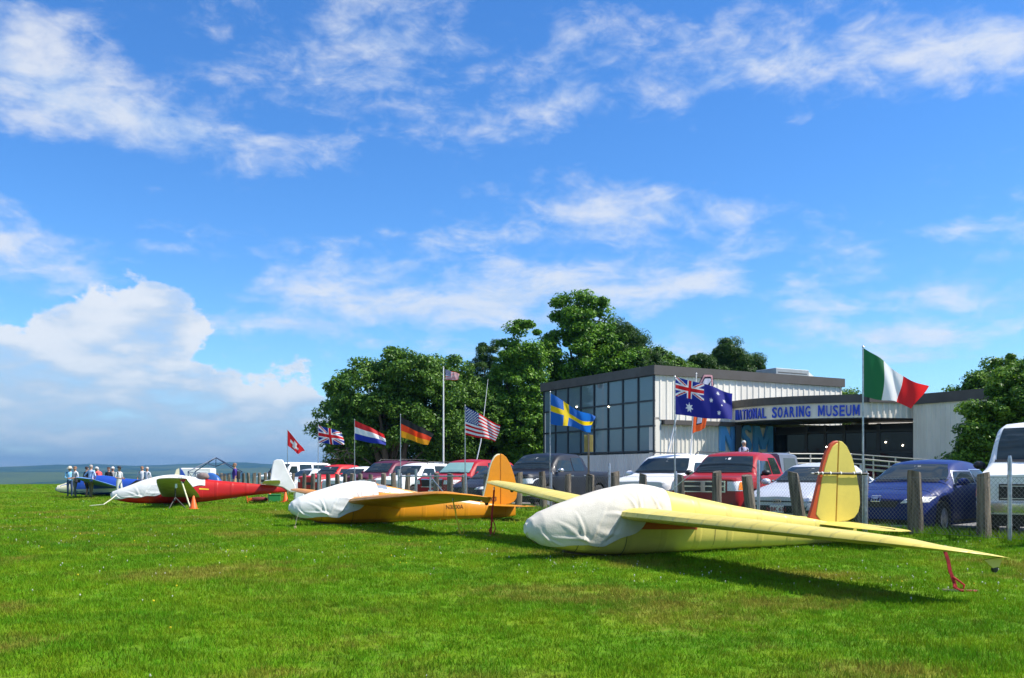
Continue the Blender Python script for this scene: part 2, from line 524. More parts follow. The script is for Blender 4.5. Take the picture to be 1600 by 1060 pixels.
def glyph_mesh(c, h, ext, m):
    # plain block capitals drawn as one outline each
    if c == 'N': o = [(0, 0), (0, 1), (.22, 1), (.56, .38), (.56, 1), (.78, 1), (.78, 0), (.56, 0), (.22, .62), (.22, 0)]
    else: o = [(0, 0), (0, 1), (.26, 1), (.49, .42), (.72, 1), (.98, 1), (.98, 0), (.78, 0), (.78, .62), (.57, .1), (.41, .1), (.20, .62), (.20, 0)]
    w = max(p[0] for p in o)
    mb = MB(); mb.prism([((a - w / 2) * h, b * h) for a, b in o], ext * 2, 'z')
    return mb.mesh('letter', m)

def build_museum():
    CLAD = mat('cream_cladding', (.77, .72, .63), .5, 0, .16, .6, stretch=(1, 1, .25))
    FASC = mat('brown_fascia', (.075, .066, .060), .6, 0, .15, 1.0)
    FRAME = mat('navy_frame', (.012, .018, .028), .4)
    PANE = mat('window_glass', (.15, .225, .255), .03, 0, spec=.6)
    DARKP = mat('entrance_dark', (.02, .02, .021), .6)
    BLUE = mat('blue_letter', (.008, .055, .52), .4)
    BLUE2 = mat('steel_blue_letter', (.11, .37, .74), .45)
    C0 = Vector((7.8, 50.0, 0))
    U3, N3 = Vector((*CU, 0)), Vector((*CV, 0))
    root = thing('museum_building', 'low museum building with a glass end wall, cream ribbed cladding and a curved lettered canopy', 'building', (C0.x, C0.y, -.1))
    off = -C0 + Vector((0, 0, .1))
    def put(mb, name, mats, parent=root, **k):
        mb.v = [tuple(Vector(p) + off) for p in mb.v]
        return mb.build(name, mats, parent, **k)
    Lg, Lr, H = 11.6, 14.7, 6.72
    A = C0 + U3 * Lg
    B = C0 + N3 * Lr
    zg0, zg1 = 2.45, 6.62      # glazing
    # lower cladding below the glazing
    mb = MB(); ribwall(mb, A, C0, -.3, zg0 - .12, .22, .035); put(mb, 'lower_wall', CLAD)
    # right face: upper sheet sits proud of lower sheet, dark flashing between
    mb = MB(); ribwall(mb, C0 + N3 * .02, B, 4.18, H - .1, .46, .032); put(mb, 'upper_wall', CLAD)
    q0 = C0 + U3 * .25
    mb = MB(); ribwall(mb, q0 + N3 * .35, q0 + N3 * 9.0, -.3, 3.95, .30, .04); put(mb, 'lower_side_wall', CLAD)
    mb = MB(); wbox(mb, C0 + N3 * .0, C0 + N3 * .35, -.3, 4.3, .5, .0); put(mb, 'corner_column', CLAD)
    mb = MB(); wbox(mb, C0 + N3 * .55, C0 + N3 * 6.2, 3.93, 4.18, .5, .16); put(mb, 'flashing', FASC)
    # back, far walls and roof
    D = B + U3 * Lg
    mb = MB()
    wbox(mb, B, D, -.3, H, .2); wbox(mb, D, A, -.3, H, .2)
    put(mb, 'rear_wall', CLAD)
    mb = MB(); mb.add([(*p.xy, H - .12) for p in (A, C0, B, D)], [(0, 1, 2, 3)]); put(mb, 'roof', FASC)
    # fascia band round the roof
    mb = MB(); wbox(mb, A - U3 * -.25, C0 - U3 * .12, H - .1, H + .42, .3, .16); put(mb, 'fascia', FASC)
    mb = MB(); wbox(mb, C0 - N3 * .155, B + N3 * .1, H - .102, H + .418, .3, .162); put(mb, 'fascia', FASC)
    # glass wall
    npan = 8
    w = Lg / npan
    mb = MB(); wbox(mb, A, C0, zg0 - .3, H, .1, -.35); put(mb, 'glazing_back', mat('gallery_interior', (.22, .27, .29), .9))
    PANE.node_tree.nodes['Principled BSDF'].inputs['Alpha'].default_value = .8
    for i in range(2, npan):
        p, q = A - U3 * (i * w + .12), A - U3 * ((i + 1) * w - .12)
        mb = MB(); wbox(mb, p, q, zg0 + .05, zg0 + .62, .02, -.14); put(mb, 'pale_panel', mat('pale_teal', (.55, .68, .70), .8))  # pale teal panels behind the lower part of bottom-row panes
    bars = [zg0, zg0 + (zg1 - zg0) / 3, zg0 + 2 * (zg1 - zg0) / 3, zg1]
    for i in range(npan):
        for j in range(3):
            p, q = A - U3 * (i * w + .05), A - U3 * ((i + 1) * w - .05)
            mb = MB(); wbox(mb, p, q, bars[j] + .04, bars[j + 1] - .04, .012, .0 + random.uniform(-.004, .004))
            put(mb, 'window_pane', PANE)
    for i in range(npan + 1):
        p = A - U3 * (i * w - .055); q = A - U3 * (i * w + .055)
        if i == npan: p, q = A - U3 * (i * w - .11), A - U3 * (i * w + .0)
        mb = MB(); wbox(mb, p, q, zg0 - .1, zg1 + .08, .14, .06); put(mb, 'mullion', FRAME)
    for j, zb in enumerate(bars):
        mb = MB(); wbox(mb, A, C0, zb - .05, zb + .05, .1, .045); put(mb, 'transom', FRAME)
    lampm = mat('gallery_lamp', (1, .85, .6), .5, emit=9)
    for (s, zb) in ((3.9, 5.35), (7.3, 5.15)):
        c = A - U3 * s + Vector((-.8719, -.4897, 0)) * .03
        mb = MB(); mb.lathe([(.0, -.05), (.05, 0), (.0, .05)], 8, c=(c.x, c.y, zb)); put(mb, 'ceiling_lamp', lampm)
    # curved canopy
    zb, zt = 4.18, 4.97
    pts = []
    p0, p1, p2, p3 = Vector((12.75, 52.9, 0)), Vector((13.35, 50.4, 0)), Vector((15.2, 48.9, 0)), Vector((18.7, 48.2, 0))
    NS = 22
    for i in range(NS + 1):
        t = i / NS
        pts.append(p0 * (1 - t) ** 3 + p1 * 3 * t * (1 - t) ** 2 + p2 * 3 * t * t * (1 - t) + p3 * t ** 3)
    pr = [Vector((21.5, 49.0, 0)), Vector((22.6, 51.6, 0)), Vector((15.7, 54.8, 0))]
    mb = MB()
    for a, b in zip(pts, pts[1:]): wbox(mb, a, b, zb, zt, .08)
    put(mb, 'canopy_sign_band', CLAD)
    mb = MB()
    for a, b in zip(pts, pts[1:]): wbox(mb, a, b, zt, zt + .42, .5, .14)
    put(mb, 'canopy_fascia', FASC)
    mb = MB(); ribwall(mb, pts[-1], pr[0], zb, zt, .36, .06); put(mb, 'canopy_side_band', CLAD)
    mb = MB(); wbox(mb, pts[-1] - Vector((.0, .1, 0)), pr[0], zt, zt + .42, .5, .14); put(mb, 'canopy_fascia', FASC)
    poly = pts + pr
    n = len(poly)
    mb = MB()
    mb.add([(p.x, p.y, zb - .06) for p in poly] + [(p.x, p.y, zb + .0) for p in poly], [tuple(range(n)), tuple(range(2 * n - 1, n - 1, -1))] + [(i, (i + 1) % n, (i + 1) % n + n, i + n) for i in range(n)])
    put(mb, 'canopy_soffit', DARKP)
    mb = MB(); mb.add([(p.x, p.y, zt + .4) for p in poly], [tuple(range(n))]); put(mb, 'canopy_roof', FASC)
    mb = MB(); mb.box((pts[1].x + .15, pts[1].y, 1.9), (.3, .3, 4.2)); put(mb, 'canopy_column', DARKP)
    # letters round the band, each a raised piece
    seg = [0]
    for a, b in zip(pts, pts[1:]): seg.append(seg[-1] + (b - a).length)
    def on(s):
        for i in range(NS):
            if s <= seg[i + 1]:
                f = (s - seg[i]) / (seg[i + 1] - seg[i])
                return pts[i].lerp(pts[i + 1], f), (pts[i + 1] - pts[i]).normalized()
        return pts[-1], (pts[-1] - pts[-2]).normalized()
    txt = 'NATIONAL SOARING MUSEUM'
    adv = {'I': .48, ' ': .95, 'M': 1.3, 'L': .85}
    tot = sum(adv.get(c, 1.0) for c in txt)
    L = seg[-1] - .75
    s = .42
    for c in txt:
        wd = adv.get(c, 1.0) * L / tot
        if c != ' ':
            p, t = on(s + wd / 2)
            me = glyph_mesh(c, .575, .035, BLUE) if c in 'MN' else text_mesh(c, .80, .035, BLUE, .014)
            vx = [v.co.x for v in me.vertices]
            bw = max(vx) - min(vx)
            me.transform(Matrix.Diagonal((min(1.25, (wd * .80 if c != 'I' else wd * .5) / bw), 1, 1, 1)) @ Matrix.Translation((-(max(vx) + min(vx)) / 2, 0, 0, )))
            nrm = Vector((t.y, -t.x, 0))
            M = Matrix((( t.x, 0, nrm.x, 0), (t.y, 0, nrm.y, 0), (0, 1, 0, 0), (0, 0, 0, 1)))
            q = p + nrm * .05 + off
            o = ob('sign_letter', me, root)
            o.matrix_local = Matrix.Translation((q.x, q.y, zb + .10 + .1)) @ M
        s += wd
    # three big letters on the wall under the canopy
    for c, sp in (('N', 5.35), ('S', 6.75), ('M', 8.1)):
        me = glyph_mesh(c, 1.52, .09, BLUE2) if c in 'MN' else text_mesh(c, 2.2, .09, BLUE2, .03)
        if c == 'S': me.transform(Matrix.Diagonal((.86, 1, 1, 1)))
        q = q0 + N3 * sp - U3 * .16 + off
        M = Matrix(((CV[0], 0, -CU[0], 0), (CV[1], 0, -CU[1], 0), (0, 1, 0, 0), (0, 0, 0, 1)))
        o = ob('wall_letter', me, root)
        o.matrix_local = Matrix.Translation((q.x, q.y, 2.6)) @ M
    # glazed entrance in the recess
    e0, e1 = q0 + N3 * 9.0, Vector((21.8, 49.4, 0))
    et = (e1 - e0).normalized()
    el = (e1 - e0).length
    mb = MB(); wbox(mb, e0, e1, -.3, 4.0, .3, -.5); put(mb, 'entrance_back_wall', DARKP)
    DG = mat('door_glass', (.012, .014, .017), .04, spec=.25)
    xs = [.1, 2.1, 3.2, 4.3, 5.4, 6.2, 8.1]
    for a, b in zip(xs, xs[1:]):
        door = 3.0 < a < 5
        mb = MB(); wbox(mb, e0 + et * (a + .09), e0 + et * (b - .09), .1, 2.35, .02, .0); put(mb, 'door_pane' if door else 'entrance_pane', DG)
        mb = MB(); wbox(mb, e0 + et * (a + .09), e0 + et * (b - .09), 2.5, 3.5, .02, .0); put(mb, 'transom_pane', DG)
    for a in xs:
        mb = MB(); wbox(mb, e0 + et * (a - .09), e0 + et * (a + .09), -.2, 4.0, .18, .05); put(mb, 'door_frame', BLACK)
    for z in (2.42, 3.6):
        mb = MB(); wbox(mb, e0, e1, z - .07, z + .07, .16, .04); put(mb, 'door_header', BLACK)
    for (s_, z_) in ((3.3, 2.75), (6.6, 2.95), (7.5, 2.75)):
        c = e0 + et * s_ + Vector((et.y, -et.x, 0)) * .06
        mb = MB(); mb.lathe([(.0, -.05), (.05, 0), (.0, .05)], 8, c=(c.x, c.y, z_)); put(mb, 'lobby_lamp', lampm)
    for s_ in (3.35, 5.3):
        c = e0 + et * s_ + Vector((et.y, -et.x, 0)) * .07
        mb = MB(); mb.box((c.x, c.y, 1.55), (.03, .22, .42), math.atan2(et.y, et.x) + R(90)); put(mb, 'door_notice', WHITEP)
    # right wing
    w0, w1 = Vector((21.35, 48.7, 0)), Vector((26.1, 40.4, 0))
    mb = MB(); ribwall(mb, w0, w1, -.3, 4.89, .27, .03); put(mb, 'wing_wall', CLAD)
    mb = MB(); wbox(mb, w0 - (w1 - w0).normalized() * .3, w1, 4.89, 5.42, .35, .15); put(mb, 'wing_fascia', FASC)
    w2, w3 = w1 + N3 * 14, w0 + N3 * 14 + U3 * 4
    mb = MB(); wbox(mb, w1, w2, -.3, 5.1, .2); wbox(mb, w2, w3, -.3, 4.9, .2); wbox(mb, w3, w0 + U3 * 4, -.3, 4.9, .2); put(mb, 'wing_side_wall', CLAD)
    mb = MB(); mb.add([(p.x, p.y, 5.2) for p in (w0, w1, w2, w3)], [(0, 1, 2, 3)]); put(mb, 'wing_roof', FASC)
    # rooftop plant
    hv = thing('air_handler', 'grey sheet metal air handling unit on the museum roof', 'air handler', (C0 + U3 * 4.2 + N3 * 13.9).to_tuple()[:2] + (H - .15,), math.atan2(CV[1], CV[0]))
    GREY = mat('duct_grey', (.33, .35, .36), .5, .2, .1)
    mb = MB(); mb.box((0, 0, .72), (3.0, 1.8, 1.5)); mb.build('casing', GREY, hv, bev=.03)
    mb = MB(); mb.prism([(1.5, .5), (2.4, .35), (2.4, .95), (1.5, 1.45)], 1.5); mb.build('intake_hood', WHITEP, hv)
    for z in (.3, .75, 1.2):
        mb = MB(); mb.box((0, -.905, z), (2.6, .02, .05)); mb.build('casing_seam', FASC, hv)
build_museum()

def build_ramp():
    r = thing('ramp_railing', 'white tubular handrails along the entrance ramp', 'railing', (14.2, 43.6, .0))
    M = mat('white_rail', (.46, .43, .39), .5)
    def run(p0, p1, zs0, zs1, posts):
        a, b = Vector(p0), Vector(p1)
        for z0, z1 in zip(zs0, zs1):
            mb = MB(); mb.tube([(a.x, a.y, z0), (b.x, b.y, z1)], .032, 6); mb.build('rail', M, r)
        for k in range(posts):
            f = k / (posts - 1)
            p = a.lerp(b, f)
            mb = MB(); mb.tube([(p.x, p.y, -.1), (p.x, p.y, zs0[0] + (zs1[0] - zs0[0]) * f)], .035, 6); mb.build('baluster', M, r)
    zs = [2.18, 1.95, 1.72, 1.5]
    run((-.8, 0.6), (2.5, 1.4), zs, zs, 4)
    run((2.5, 1.4), (6.1, -.3), zs, [z - .35 for z in zs], 5)
    run((2.2, -1.0), (5.4, -1.6), [1.9, 1.65, 1.4], [1.55, 1.3, 1.05], 4)
    run((-.8, 0.6), (-1.3, 1.6), [2.25, 1.9], [2.0, 1.7], 2)
    mb = MB(); mb.prism([(-.9, -.1), (6.2, -.1), (6.2, .6), (2.5, 1.05), (-.9, 1.05)], 2.0, off=2.2)
    mb.build('ramp_deck', mat('ramp_concrete', (.3, .29, .27), .9, var=.2), r)
build_ramp()

def build_haze():
    mb = MB(); mb.box((0, 3000, -70), (21000, 17000, 520))
    m = bpy.data.materials.new('haze_air')
    m.use_nodes = True
    nt = m.node_tree
    nt.nodes.clear()
    v = nd(nt, 'ShaderNodeVolumePrincipled', {'Color': (.15, .37, .66, 1), 'Density': 1.15e-4, 'Anisotropy': 0.2})
    o = nd(nt, 'ShaderNodeOutputMaterial')
    nt.links.new(v.outputs[0], o.inputs['Volume'])
    h = struct(mb.build('haze', m), 'stuff')
    tag(h, 'thin blue haze over the far hills', 'haze')
build_haze()
# ================================================================== trees
BARK = mat('bark', (.11, .085, .06), .95, 0, .4, 5, .9, 14, stretch=(3, 3, .6))
LEAF_A = leaf_mat('oak_leaf', (.06, .15, .014), (.105, .215, .022))
LEAF_B = leaf_mat('maple_leaf', (.075, .19, .012), (.125, .27, .02))
LEAF_C = leaf_mat('pine_needle', (.032, .085, .014), (.06, .135, .02))
LEAF_D = leaf_mat('garden_leaf', (.07, .17, .014), (.12, .24, .018))

def leaves_mesh(name, centres, radii, per, size, material, flat=.0, needle=False, seed=1):
    g = np.random.default_rng(seed)
    C = np.repeat(np.asarray(centres), per, axis=0)
    Rr = np.repeat(np.asarray(radii), per, axis=0)
    n = len(C)
    d = g.normal(size=(n, 3))
    d /= np.linalg.norm(d, axis=1, keepdims=True)
    rad = g.uniform(.15, 1, size=(n, 1)) ** .5
    pos = C + d * rad * Rr[:, None] * np.array([1, 1, 1 - flat])
    nrm = d * .7 + g.normal(size=(n, 3)) * .6 + np.array([0, 0, .55])
    nrm /= np.linalg.norm(nrm, axis=1, keepdims=True)
    t = np.cross(nrm, g.normal(size=(n, 3)))
    t /= np.linalg.norm(t, axis=1, keepdims=True)
    b = np.cross(nrm, t)
    s = size * g.uniform(.6, 1.35, size=(n, 1))
    wd = .16 if needle else .55
    v = np.stack([pos - t * s * .5, pos + b * s * wd * .5 + nrm * s * .06, pos + t * s * .5, pos - b * s * wd * .5 + nrm * s * .06], axis=1).reshape(-1, 3)
    me = bpy.data.meshes.new(name)
    me.vertices.add(n * 4)
    me.vertices.foreach_set('co', v.ravel())
    me.loops.add(n * 4)
    me.loops.foreach_set('vertex_index', np.arange(n * 4, dtype=np.int32))
    me.polygons.add(n)
    me.polygons.foreach_set('loop_start', np.arange(0, n * 4, 4, dtype=np.int32))
    me.materials.append(material)
    me.update(calc_edges=True)
    return me

def tree(name, label, base, lobes, leafm, group, trunks=1, trunk_r=.28, nclump=90, per=190, leaf=.26, clump=.8, needle=False, seed=1, bare=.0, low=0.0):
    """lobes: (dx, dy, z, rx, ry, rz) ellipsoids making up the crown"""
    g = random.Random(seed)
    bx, by = base
    z0 = gz(bx, by)
    root = thing(name, label, 'tree', (bx, by, z0 - .05), group=group)
    vol = [l[3] * l[4] * l[5] for l in lobes]
    cen, rad = [], []
    for l, vv in zip(lobes, vol):
        k = max(6, round(2.7 * nclump * (vv ** .8) / sum(x ** .8 for x in vol)))
        for _ in range(k):
            while True:
                p = Vector((g.uniform(-1, 1), g.uniform(-1, 1), g.uniform(-1, 1)))
                if .25 < p.length < 1: break
            p *= (p.length ** -.3) * g.uniform(.9, 1.16)
            cen.append((l[0] + p.x * l[3], l[1] + p.y * l[4], l[2] + p.z * l[5]))
            rad.append(clump * g.uniform(.45, 1.4))
    ob('crown', leaves_mesh('crown', cen, rad, round(per * 1.35), leaf * .84, leafm, .35, needle, seed), root)
    # trunk(s) forking to the lobes
    mb = MB()
    hz = max(l[2] for l in lobes)
    for k in range(trunks):
        a = 2 * math.pi * k / max(1, trunks) + g.uniform(-.4, .4)
        ox, oy = (math.cos(a) * .5 * (trunks > 1), math.sin(a) * .5 * (trunks > 1))
        sway = [g.uniform(-.3, .3) for _ in range(4)]
        top = hz * .8
        path = [(ox * (1 + f * 2.2) + sway[0] * f * f * 2, oy * (1 + f * 2.2) + sway[1] * f * f * 2, top * f) for f in (0, .06, .2, .4, .6, .8, 1)]
        mb.tube(path, [trunk_r * q for q in (1.35, 1.05, .9, .75, .55, .35, .12)], 9)
    mb.build('trunk', BARK, root, sm=60)
    ends = g.sample(cen, min(len(cen), 26))
    for i, e in enumerate(ends):
        e = Vector(e)
        sz = g.uniform(.25, .6) * max(e.z, 1.5)
        s = Vector((e.x * .12, e.y * .12, sz))
        mid = s.lerp(e, .5) + Vector((g.uniform(-.3, .3), g.uniform(-.3, .3), g.uniform(.1, .5)))
        mb = MB(); mb.tube([s, mid, e], [trunk_r * .34, trunk_r * .2, trunk_r * .05], 6)
        mb.build('limb', BARK, root, sm=60)
    return root

GT = 'trees behind the parking lot'
tree('oak_tree', 'broad spreading oak at the left end of the tree group, several dark trunks', (-8.7, 66), [(-3.1, 0, 5.0, 2.3, 2.2, 2.2), (-1.8, 0, 7.2, 2.6, 2.6, 2.0), (1.2, 0, 8.5, 2.4, 2.4, 1.8), (2.6, .5, 5.8, 2.6, 2.6, 2.6), (0, -.8, 5.0, 2.8, 2.2, 2.0), (-2.7, -.8, 3.4, 1.7, 1.6, 1.3)], LEAF_A, GT, 4, .27, 150, 170, .27, .75, seed=11)
tree('oak_tree', 'dark full oak just right of the spreading oak, behind the tall flagpole', (-4.2, 69), [(-.6, 0, 7.2, 2.4, 2.4, 3.0), (1.4, 0, 4.6, 2.4, 2.4, 3.0), (-1, -1, 3.6, 2.2, 2.0, 2.0)], LEAF_A, GT, 2, .3, 90, 180, .27, .8, seed=12)
tree('pine_tree', 'feathery pine rising between the oak and the tall maple', (-1.9, 74), [(0, 0, 11.2, .8, .8, 1.3), (-.3, 0, 9.2, 1.7, 1.5, 1.5), (.2, 0, 6.4, 2.3, 2.0, 1.5), (0, 0, 3.8, 2.6, 2.2, 1.8)], LEAF_C, GT, 1, .26, 80, 220, .34, .62, True, seed=13)
tree('maple_tree', 'bushy maple with a rounded top left of the tallest tree', (1.1, 70), [(-.3, 0, 10.6, 1.7, 1.7, 2.4), (-.6, 0, 7.6, 2.5, 2.2, 2.4), (.5, -.5, 4.6, 2.6, 2.2, 2.6), (1, -.4, 2.4, 2.2, 1.8, 1.5)], LEAF_B, GT, 1, .3, 110, 190, .27, .72, seed=14)
tree('maple_tree', 'tallest bright green maple of the group, its crown high above the glass wall', (5.4, 73), [(-.6, 0, 14.0, 1.5, 1.5, 1.7), (.9, 0, 13.4, 1.9, 1.8, 1.9), (-.7, 0, 11.0, 2.5, 2.3, 2.3), (2.2, 0, 10.5, 2.3, 2.2, 2.3), (.5, 0, 7.3, 3.2, 2.6, 2.8), (0, 0, 4.0, 3.2, 2.4, 2.6)], LEAF_B, GT, 1, .38, 170, 200, .28, .74, seed=15)
tree('pine_tree', 'dark dense pine against the right flank of the tallest maple', (9.6, 74), [(-.6, 0, 12.0, 1.5, 1.4, 1.6), (.4, 0, 9.8, 2.3, 2.0, 1.8), (1.2, 0, 8.0, 3.0, 2.3, 1.7)], LEAF_C, GT, 1, .3, 110, 260, .36, .75, True, seed=16)
tree('maple_tree', 'low green tree showing over the roof corner beside the dark pine', (13.2, 78), [(-.8, 0, 10.6, 1.6, 1.5, 1.2), (.9, 0, 9.6, 1.7, 1.5, 1.2)], LEAF_A, GT, 1, .25, 50, 190, .27, .65, seed=17)
tree('pine_tree', 'small pine tip peeking over the white ribbed wall', (16.4, 80), [(0, 0, 10.7, 1.0, 1.0, 1.0), (.6, 0, 9.2, 1.9, 1.5, 1.1)], LEAF_C, GT, 1, .22, 60, 260, .38, .7, True, seed=18)
tree('pine_tree', 'round bushy pine rising behind the roof left of the air handler', (19.4, 81), [(-.2, 0, 11.8, 1.1, 1.1, 1.2), (-1.1, 0, 10.4, 1.4, 1.3, 1.2), (1.1, 0, 10.6, 1.6, 1.4, 1.2), (.2, 0, 9.0, 2.5, 2.0, 1.5)], LEAF_C, GT, 1, .3, 120, 260, .38, .7, True, seed=19)
tree('maple_tree', 'dark background tree in the shade between the two oaks', (-6.6, 76), [(-3, 0, 3.4, 3.5, 1.5, 2.6), (2.5, 0, 3.6, 3.2, 1.5, 3.0)], LEAF_A, GT, 2, .25, 70, 170, .32, .95, seed=20)
tree('maple_tree', 'dark background tree in the shade behind the leaning pole', (2.6, 78), [(-2.5, 0, 4.6, 3.0, 1.5, 3.6), (2.5, 0, 5.0, 3.0, 1.5, 3.8)], LEAF_A, GT, 2, .25, 80, 170, .34, .95, seed=21)
tree('shrub_tree', 'low pale green shrub at the left foot of the tree group', (-13.0, 68), [(0, 0, 1.4, 1.3, 1.2, 1.2), (.9, 0, 1.8, 1.0, 1, 1.1)], LEAF_B, GT, 1, .1, 34, 150, .2, .5, seed=22)
tree('garden_tree', 'dense leafy garden tree at the right edge in front of the wing wall', (19.7, 36.5), [(.9, 0, 4.0, 1.5, 1.4, 1.6), (-.5, 0, 3.0, 1.3, 1.2, 1.3), (.6, -.2, 2.0, 1.9, 1.5, 1.3), (-1.3, 0, 1.5, 1.0, 1.0, .9), (2.2, 0, 3.0, 1.6, 1.4, 2.0)], LEAF_D, GT, 2, .13, 170, 170, .17, .45, seed=23)
tree('garden_tree', 'green tree crown behind the right wing roof beside the garden tree', (27.4, 55), [(-.9, 0, 5.2, 1.4, 1.4, 1.0), (.6, 0, 5.9, 1.5, 1.4, 1.3), (2.4, 0, 6.6, 1.5, 1.4, 1.6)], LEAF_D, GT, 1, .2, 60, 170, .22, .55, seed=24)
tree('maple_tree', 'distant tree top showing between the white block and the striped flag', (22.6, 62), [(0, 0, 5.7, 1.5, 1.2, 1.0), (1.6, 0, 5.5, 1.0, 1.0, .7)], LEAF_A, GT, 1, .2, 34, 170, .22, .55, seed=25)
# ================================================================== fence
WOOD_U = [9.02, 10.26, 11.45, 12.87, 14.14, 15.27, 16.52, 17.89, 19.09, 20.22, 21.35, 22.62, 24.0, 25.0, 26.07, 27.65, 28.85, 30.03, 32.63, 33.93, 35.17, 36.5, 37.82, 38.89, 39.84, 40.92, 42.33, 43.63, 44.67, 46.09, 48.31]
WOOD_U += [7.7, 6.5] + [50.0 + 1.35 * i for i in range(14)]
def build_fence():
    f = thing('boundary_fence', 'long fence of rough wooden posts with chain link wire in front of the parked cars', 'fence', P(10, 13.6))
    base = f.location.copy()
    def part(mb, name, m, **k):
        mb.v = [tuple(Vector(p) - base) for p in mb.v]
        return mb.build(name, m, f, **k)
    g = random.Random(3)
    for i, u in enumerate(WOOD_U):
        p = P(u, 13.7 + g.uniform(-.04, .06))
        h = 1.235 - p.z + g.uniform(-.05, .04)
        lean = (g.uniform(-.05, .05), g.uniform(-.04, .04))
        if i in (3, 4): lean = (-.14, .0)
        r = g.uniform(.085, .115)
        rings = []
        nseg = 10
        ph = g.uniform(0, 6)
        for t in (-.15, 0, .15, .35, .55, .75, .93, 1.0):
            z = t * h
            rr = r * (1.05 - .1 * max(t, 0)) * (.94 if t == 1 else 1)
            rings.append([(p.x + lean[0] * max(t, 0) + rr * (1 + .13 * math.sin(3 * q + ph + 2 * t) + .07 * math.sin(7 * q + ph * 2 - 3 * t)) * math.cos(q), p.y + lean[1] * max(t, 0) + rr * (1 + .1 * math.sin(2 * q + ph)) * math.sin(q), p.z + z + (.025 * math.cos(q + ph) if t == 1 else 0)) for q in [2 * math.pi * k / nseg for k in range(nseg)]])
        mb = MB(); mb.loft(rings); part(mb, 'wooden_post', WOOD, sm=40)
    for u in [8.45, 5.6, 11.1, 13.74, 16.33, 18.93, 21.72, 24.4, 27.05, 29.9, 32.6, 37.77, 42.93, 48.28]:
        p = P(u, 13.45, -.1)
        hh = 1.42 if u in (8.45, 13.74, 18.93) else 1.2
        mb = MB(); mb.tube([p, p + Vector((.0, 0, hh - .06)), p + Vector((.0, 0, hh))], [.032, .032, .02], 10); part(mb, 'steel_post', STEEL, sm=40)
        for k in (.35, .75, 1.1):
            mb = MB(); mb.tube([p + Vector((0, 0, k)), p + Vector((0, 0, k + .025))], .038, 10); part(mb, 'tie_band', STEEL)
    # chain link, bay by bay
    WIRE = mat('fence_wire', (.20, .21, .22), .6, .4)
    us = [4.0, 5.6, 8.45, 11.1, 13.74, 16.33, 18.93, 21.72, 24.4, 27.05, 29.9]
    for a, b in zip(us, us[1:]):
        mb = MB()
        H = .92
        st = .075 if a < 17 else .11
        rw = .0019 if a < 14 else .0026
        n = int((b - a + H) / st)
        for s in (1, -1):
            for k in range(n):
                x0 = a - H + k * st if s == 1 else a + k * st
                x1 = x0 + s * H
                z0, z1 = 0, H
                lo, hi = (x0, x1) if s == 1 else (x1, x0)
                # clip to the bay
                pa, pb = [x0, z0], [x1, z1]
                for q, r_ in ((pa, pb), (pb, pa)):
                    for lim, sg in ((a, 1), (b, -1)):
                        if (q[0] - lim) * sg < 0:
                            if abs(r_[0] - q[0]) < 1e-6: continue
                            t = (lim - q[0]) / (r_[0] - q[0])
                            q[1] += t * (r_[1] - q[1]); q[0] = lim
                if abs(pa[0] - pb[0]) < .02 or min(pa[0], pb[0]) < a - .01 or max(pa[0], pb[0]) > b + .01: continue
                off = .004 * s
                A_ = P(pa[0], 13.49 + off, .06 + pa[1]); B_ = P(pb[0], 13.49 + off, .06 + pb[1])
                mb.tube([A_, B_], rw, 4, caps=False)
        for z in (.05, .98):
            mb.tube([P(a, 13.49, z), P(b, 13.49, z)], .003, 4, caps=False)
        o = part(mb, 'chain_link_mesh', WIRE)
        o['kind'] = 'stuff'
    # tube gate part way along
    for u in (30.83, 32.47):
        p = P(u, 13.3, -.05)
        mb = MB(); mb.tube([p, p + Vector((0, 0, 1.32))], .05, 10); part(mb, 'gate_post', STEEL, sm=40)
    for z in (1.0,):
        mb = MB(); mb.tube([P(27.05, 13.36, z), P(32.47, 13.36, z)], .024, 8); part(mb, 'gate_rail', STEEL)
    for a, b in (((29.6, .95), (27.9, .1)),):
        mb = MB(); mb.tube([P(a[0], 13.36, a[1]), P(b[0], 13.36, b[1])], .02, 8); part(mb, 'gate_brace', STEEL)
    mb = MB(); mb.tube([P(15.65, 13.4, 1.1), P(16.3, 13.4, .75)], .008, 6); part(mb, 'stay_wire', WHITEP)
    # sheet board wired to the fence
    q = P(36.0, 13.35, .62)
    mb = MB(); mb.box((q.x, q.y, q.z), (1.9, .02, .5), math.atan2(CU[1], CU[0])); part(mb, 'notice_board', mat('faded_board', (.55, .55, .53), .7, 0, .4, 3, col2=(.62, .2, .18)))
build_fence()

def build_sign():
    s = thing('road_sign', 'yellowish back of a small sign on a post behind the grey pickup side', 'sign', P(20.6, 13.95))
    mb = MB(); mb.box((0, 0, 1.0), (.05, .05, 2.25)); mb.build('post', WOOD, s)
    mb = MB(); mb.box((0, 0, 1.86), (.24, .015, .46), R(4)); mb.build('panel', mat('sign_back', (.34, .26, .07), .7, var=.25), s, bev=.004)
build_sign()

